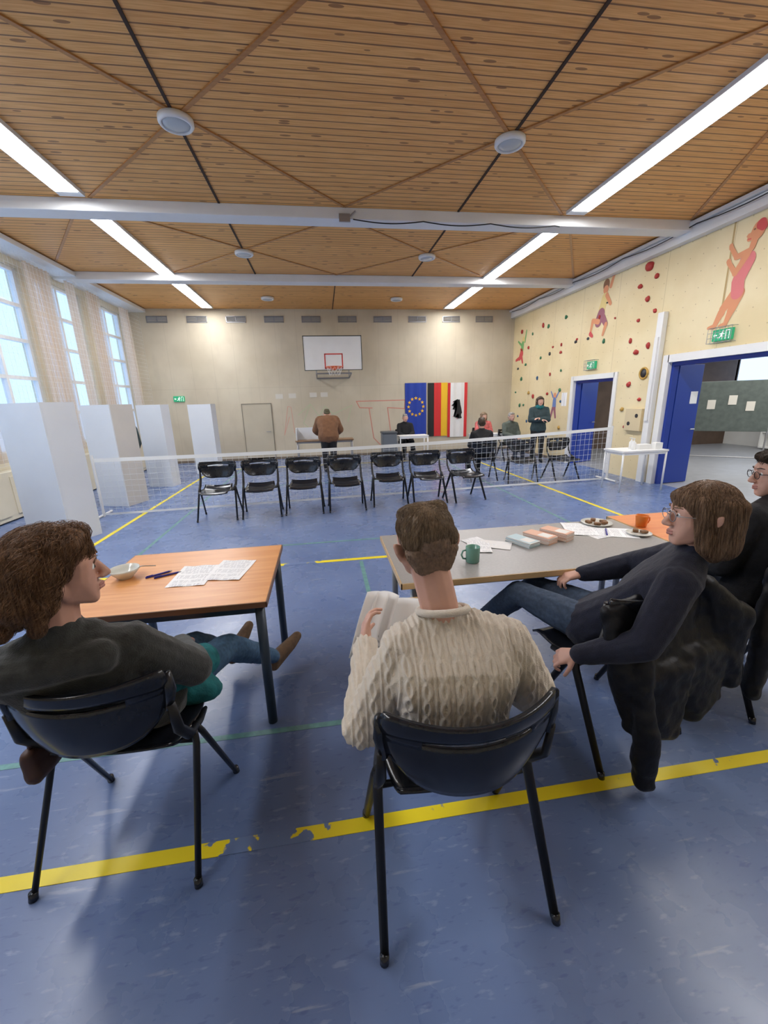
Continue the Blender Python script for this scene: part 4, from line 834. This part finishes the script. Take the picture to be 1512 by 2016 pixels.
# coats
def drape(p,n): return .016*noise.noise(V((p.x*9,p.y*9,p.z*5)))+.007*noise.noise(p*22)
NYL=mat("black_nylon",(.007,.007,.009),.5,var=.2,vs=20,bump=.3,bs=40,spec=.3)
bm=bmesh.new()
hull(bm,[(V((1.14,1.40,.82)),.035),(V((1.66,1.52,.83)),.045),(V((1.22,1.34,.50)),.055),(V((1.76,1.46,.50)),.06)])
hull(bm,[(V((1.22,1.34,.52)),.055),(V((1.50,1.38,.52)),.07),(V((1.27,1.32,.28)),.045),(V((1.48,1.34,.22)),.055)])
hull(bm,[(V((1.27,1.33,.60)),.055),(V((1.27,1.25,.30)),.05)]); hull(bm,[(V((1.27,1.25,.30)),.05),(V((1.275,1.23,.07)),.042),(V((1.30,1.22,.06)),.035)])
hull(bm,[(V((1.50,1.40,.55)),.07),(V((1.74,1.44,.55)),.06),(V((1.64,1.40,.24)),.055),(V((1.76,1.42,.30)),.05)])
hull(bm,[(V((1.70,1.48,.84)),.05),(V((1.86,1.44,.70)),.05),(V((1.84,1.42,.38)),.055)])
o=remesh("coat",bm,NYL,None,.008,5,drape); o["label"]="black padded winter coat draped over chair back"; o["category"]="coat"
bm=bmesh.new(); hull(bm,[(V((2.12,1.52,.84)),.045),(V((2.62,1.56,.85)),.05),(V((2.14,1.50,.36)),.06),(V((2.62,1.52,.3)),.07)]); hull(bm,[(V((2.10,1.50,.75)),.05),(V((2.04,1.46,.50)),.045),(V((2.06,1.46,.22)),.04)])
o=remesh("coat",bm,NYL,None,.009,5,drape); o["label"]="long black winter coat hanging over chair back"; o["category"]="coat"
# --- background people
BR=mat("brown_suede_jacket",(.20,.095,.045),.85,var=.15,vs=12); RS=mat("red_knit",(.6,.14,.13),.85,var=.4,vs=14); GG=mat("grey_green_cloth",(.10,.12,.10),.85,var=.2,vs=14); TQ=mat("dark_teal_coat",(.035,.06,.065),.85,var=.2,vs=14)
bg=dict(vox=.009,pad=.022)
J=pose(STD,.12,10.30,0,f=(0,.85,-.6),s=1.0,waist=(0,.08,1.07),ribs=(0,.20,1.19),sl=(-.19,.32,1.27),sr=(.19,.32,1.27),neck=(0,.38,1.33),head=(0,.46,1.42),el=(-.30,.42,1.03),er=(.30,.42,1.03),wl=(-.14,.58,.88),wr=(.14,.58,.88))
person("man in brown jacket and cap bending over desk",J,dict(bg,top=BR,topn="jacket",trs=BLKC,hm=mat("cap_olive",(.10,.09,.05),.8),g=1.28,pad=.05))
J=pose(SIT,2.45,12.3,math.pi); person("man in black sweater seated behind white desk",J,dict(bg,top=BLKC,trs=BLKC,hm=HG))
J=pose(SIT,4.7,11.75,math.pi); person("woman in red patterned sweater seated behind desk",J,dict(bg,top=RS,trs=BLKC,hm=HS,hair='bob'))
J=pose(SIT,5.1,10.8,math.radians(190)); person("man in grey-green jacket seated beside wall",J,dict(bg,top=GG,topn="jacket",trs=JEAND,hm=HG))
J=pose(SIT,3.3,8.3,0,f=(.2,1,0)); person("dark-haired person in black jacket seated, seen from behind",J,dict(bg,top=BLKC,topn="jacket",trs=BLKC,hm=HD))
J=pose(STD,5.6,10.2,math.radians(165),el=(-.23,.05,1.12),er=(.23,.05,1.12),wl=(.02,.19,1.16),wr=(-.02,.22,1.12))
person("woman with teal scarf standing with folded arms",J,dict(bg,top=TQ,topn="coat",trs=BLKC,hm=HD,hair='bob'))
hc_=J['neck']; bm=bmesh.new(); sph(bm,hc_,(.12,.12,.07)); o=remesh("scarf",bm,TEAL,None,.012,2,wrinkle(.02,14)); o["label"]="thick teal scarf around standing woman's neck"; o["category"]="scarf"
J=pose(STD,-3.75,8.55,math.radians(160),s=.96); person("person in dark teal jacket standing inside voting booth",J,dict(bg,top=TQ,topn="jacket",trs=BLKC,hm=HD))

# ------------------------------------------------------------------ light
w=bpy.data.worlds.new("world"); S.world=w; w.use_nodes=True; bgN=w.node_tree.nodes["Background"]; bgN.inputs[0].default_value=(.46,.64,.95,1); bgN.inputs[1].default_value=1.7
def area(n_,loc,sx,sy,e,col,rot=(0,0,0)):
    l=bpy.data.lights.new(n_,'AREA'); l.shape='RECTANGLE'; l.size=sx;l.size_y=sy;l.energy=e;l.color=col; o=bpy.data.objects.new(n_,l); COL.objects.link(o); o.location=loc;o.rotation_euler=rot; return o
area("adjoining_room_light",(10,7,3.15),3,6,200,(1,.97,.92))
S.view_settings.view_transform='Standard'; S.view_settings.look='None'; S.view_settings.exposure=.27
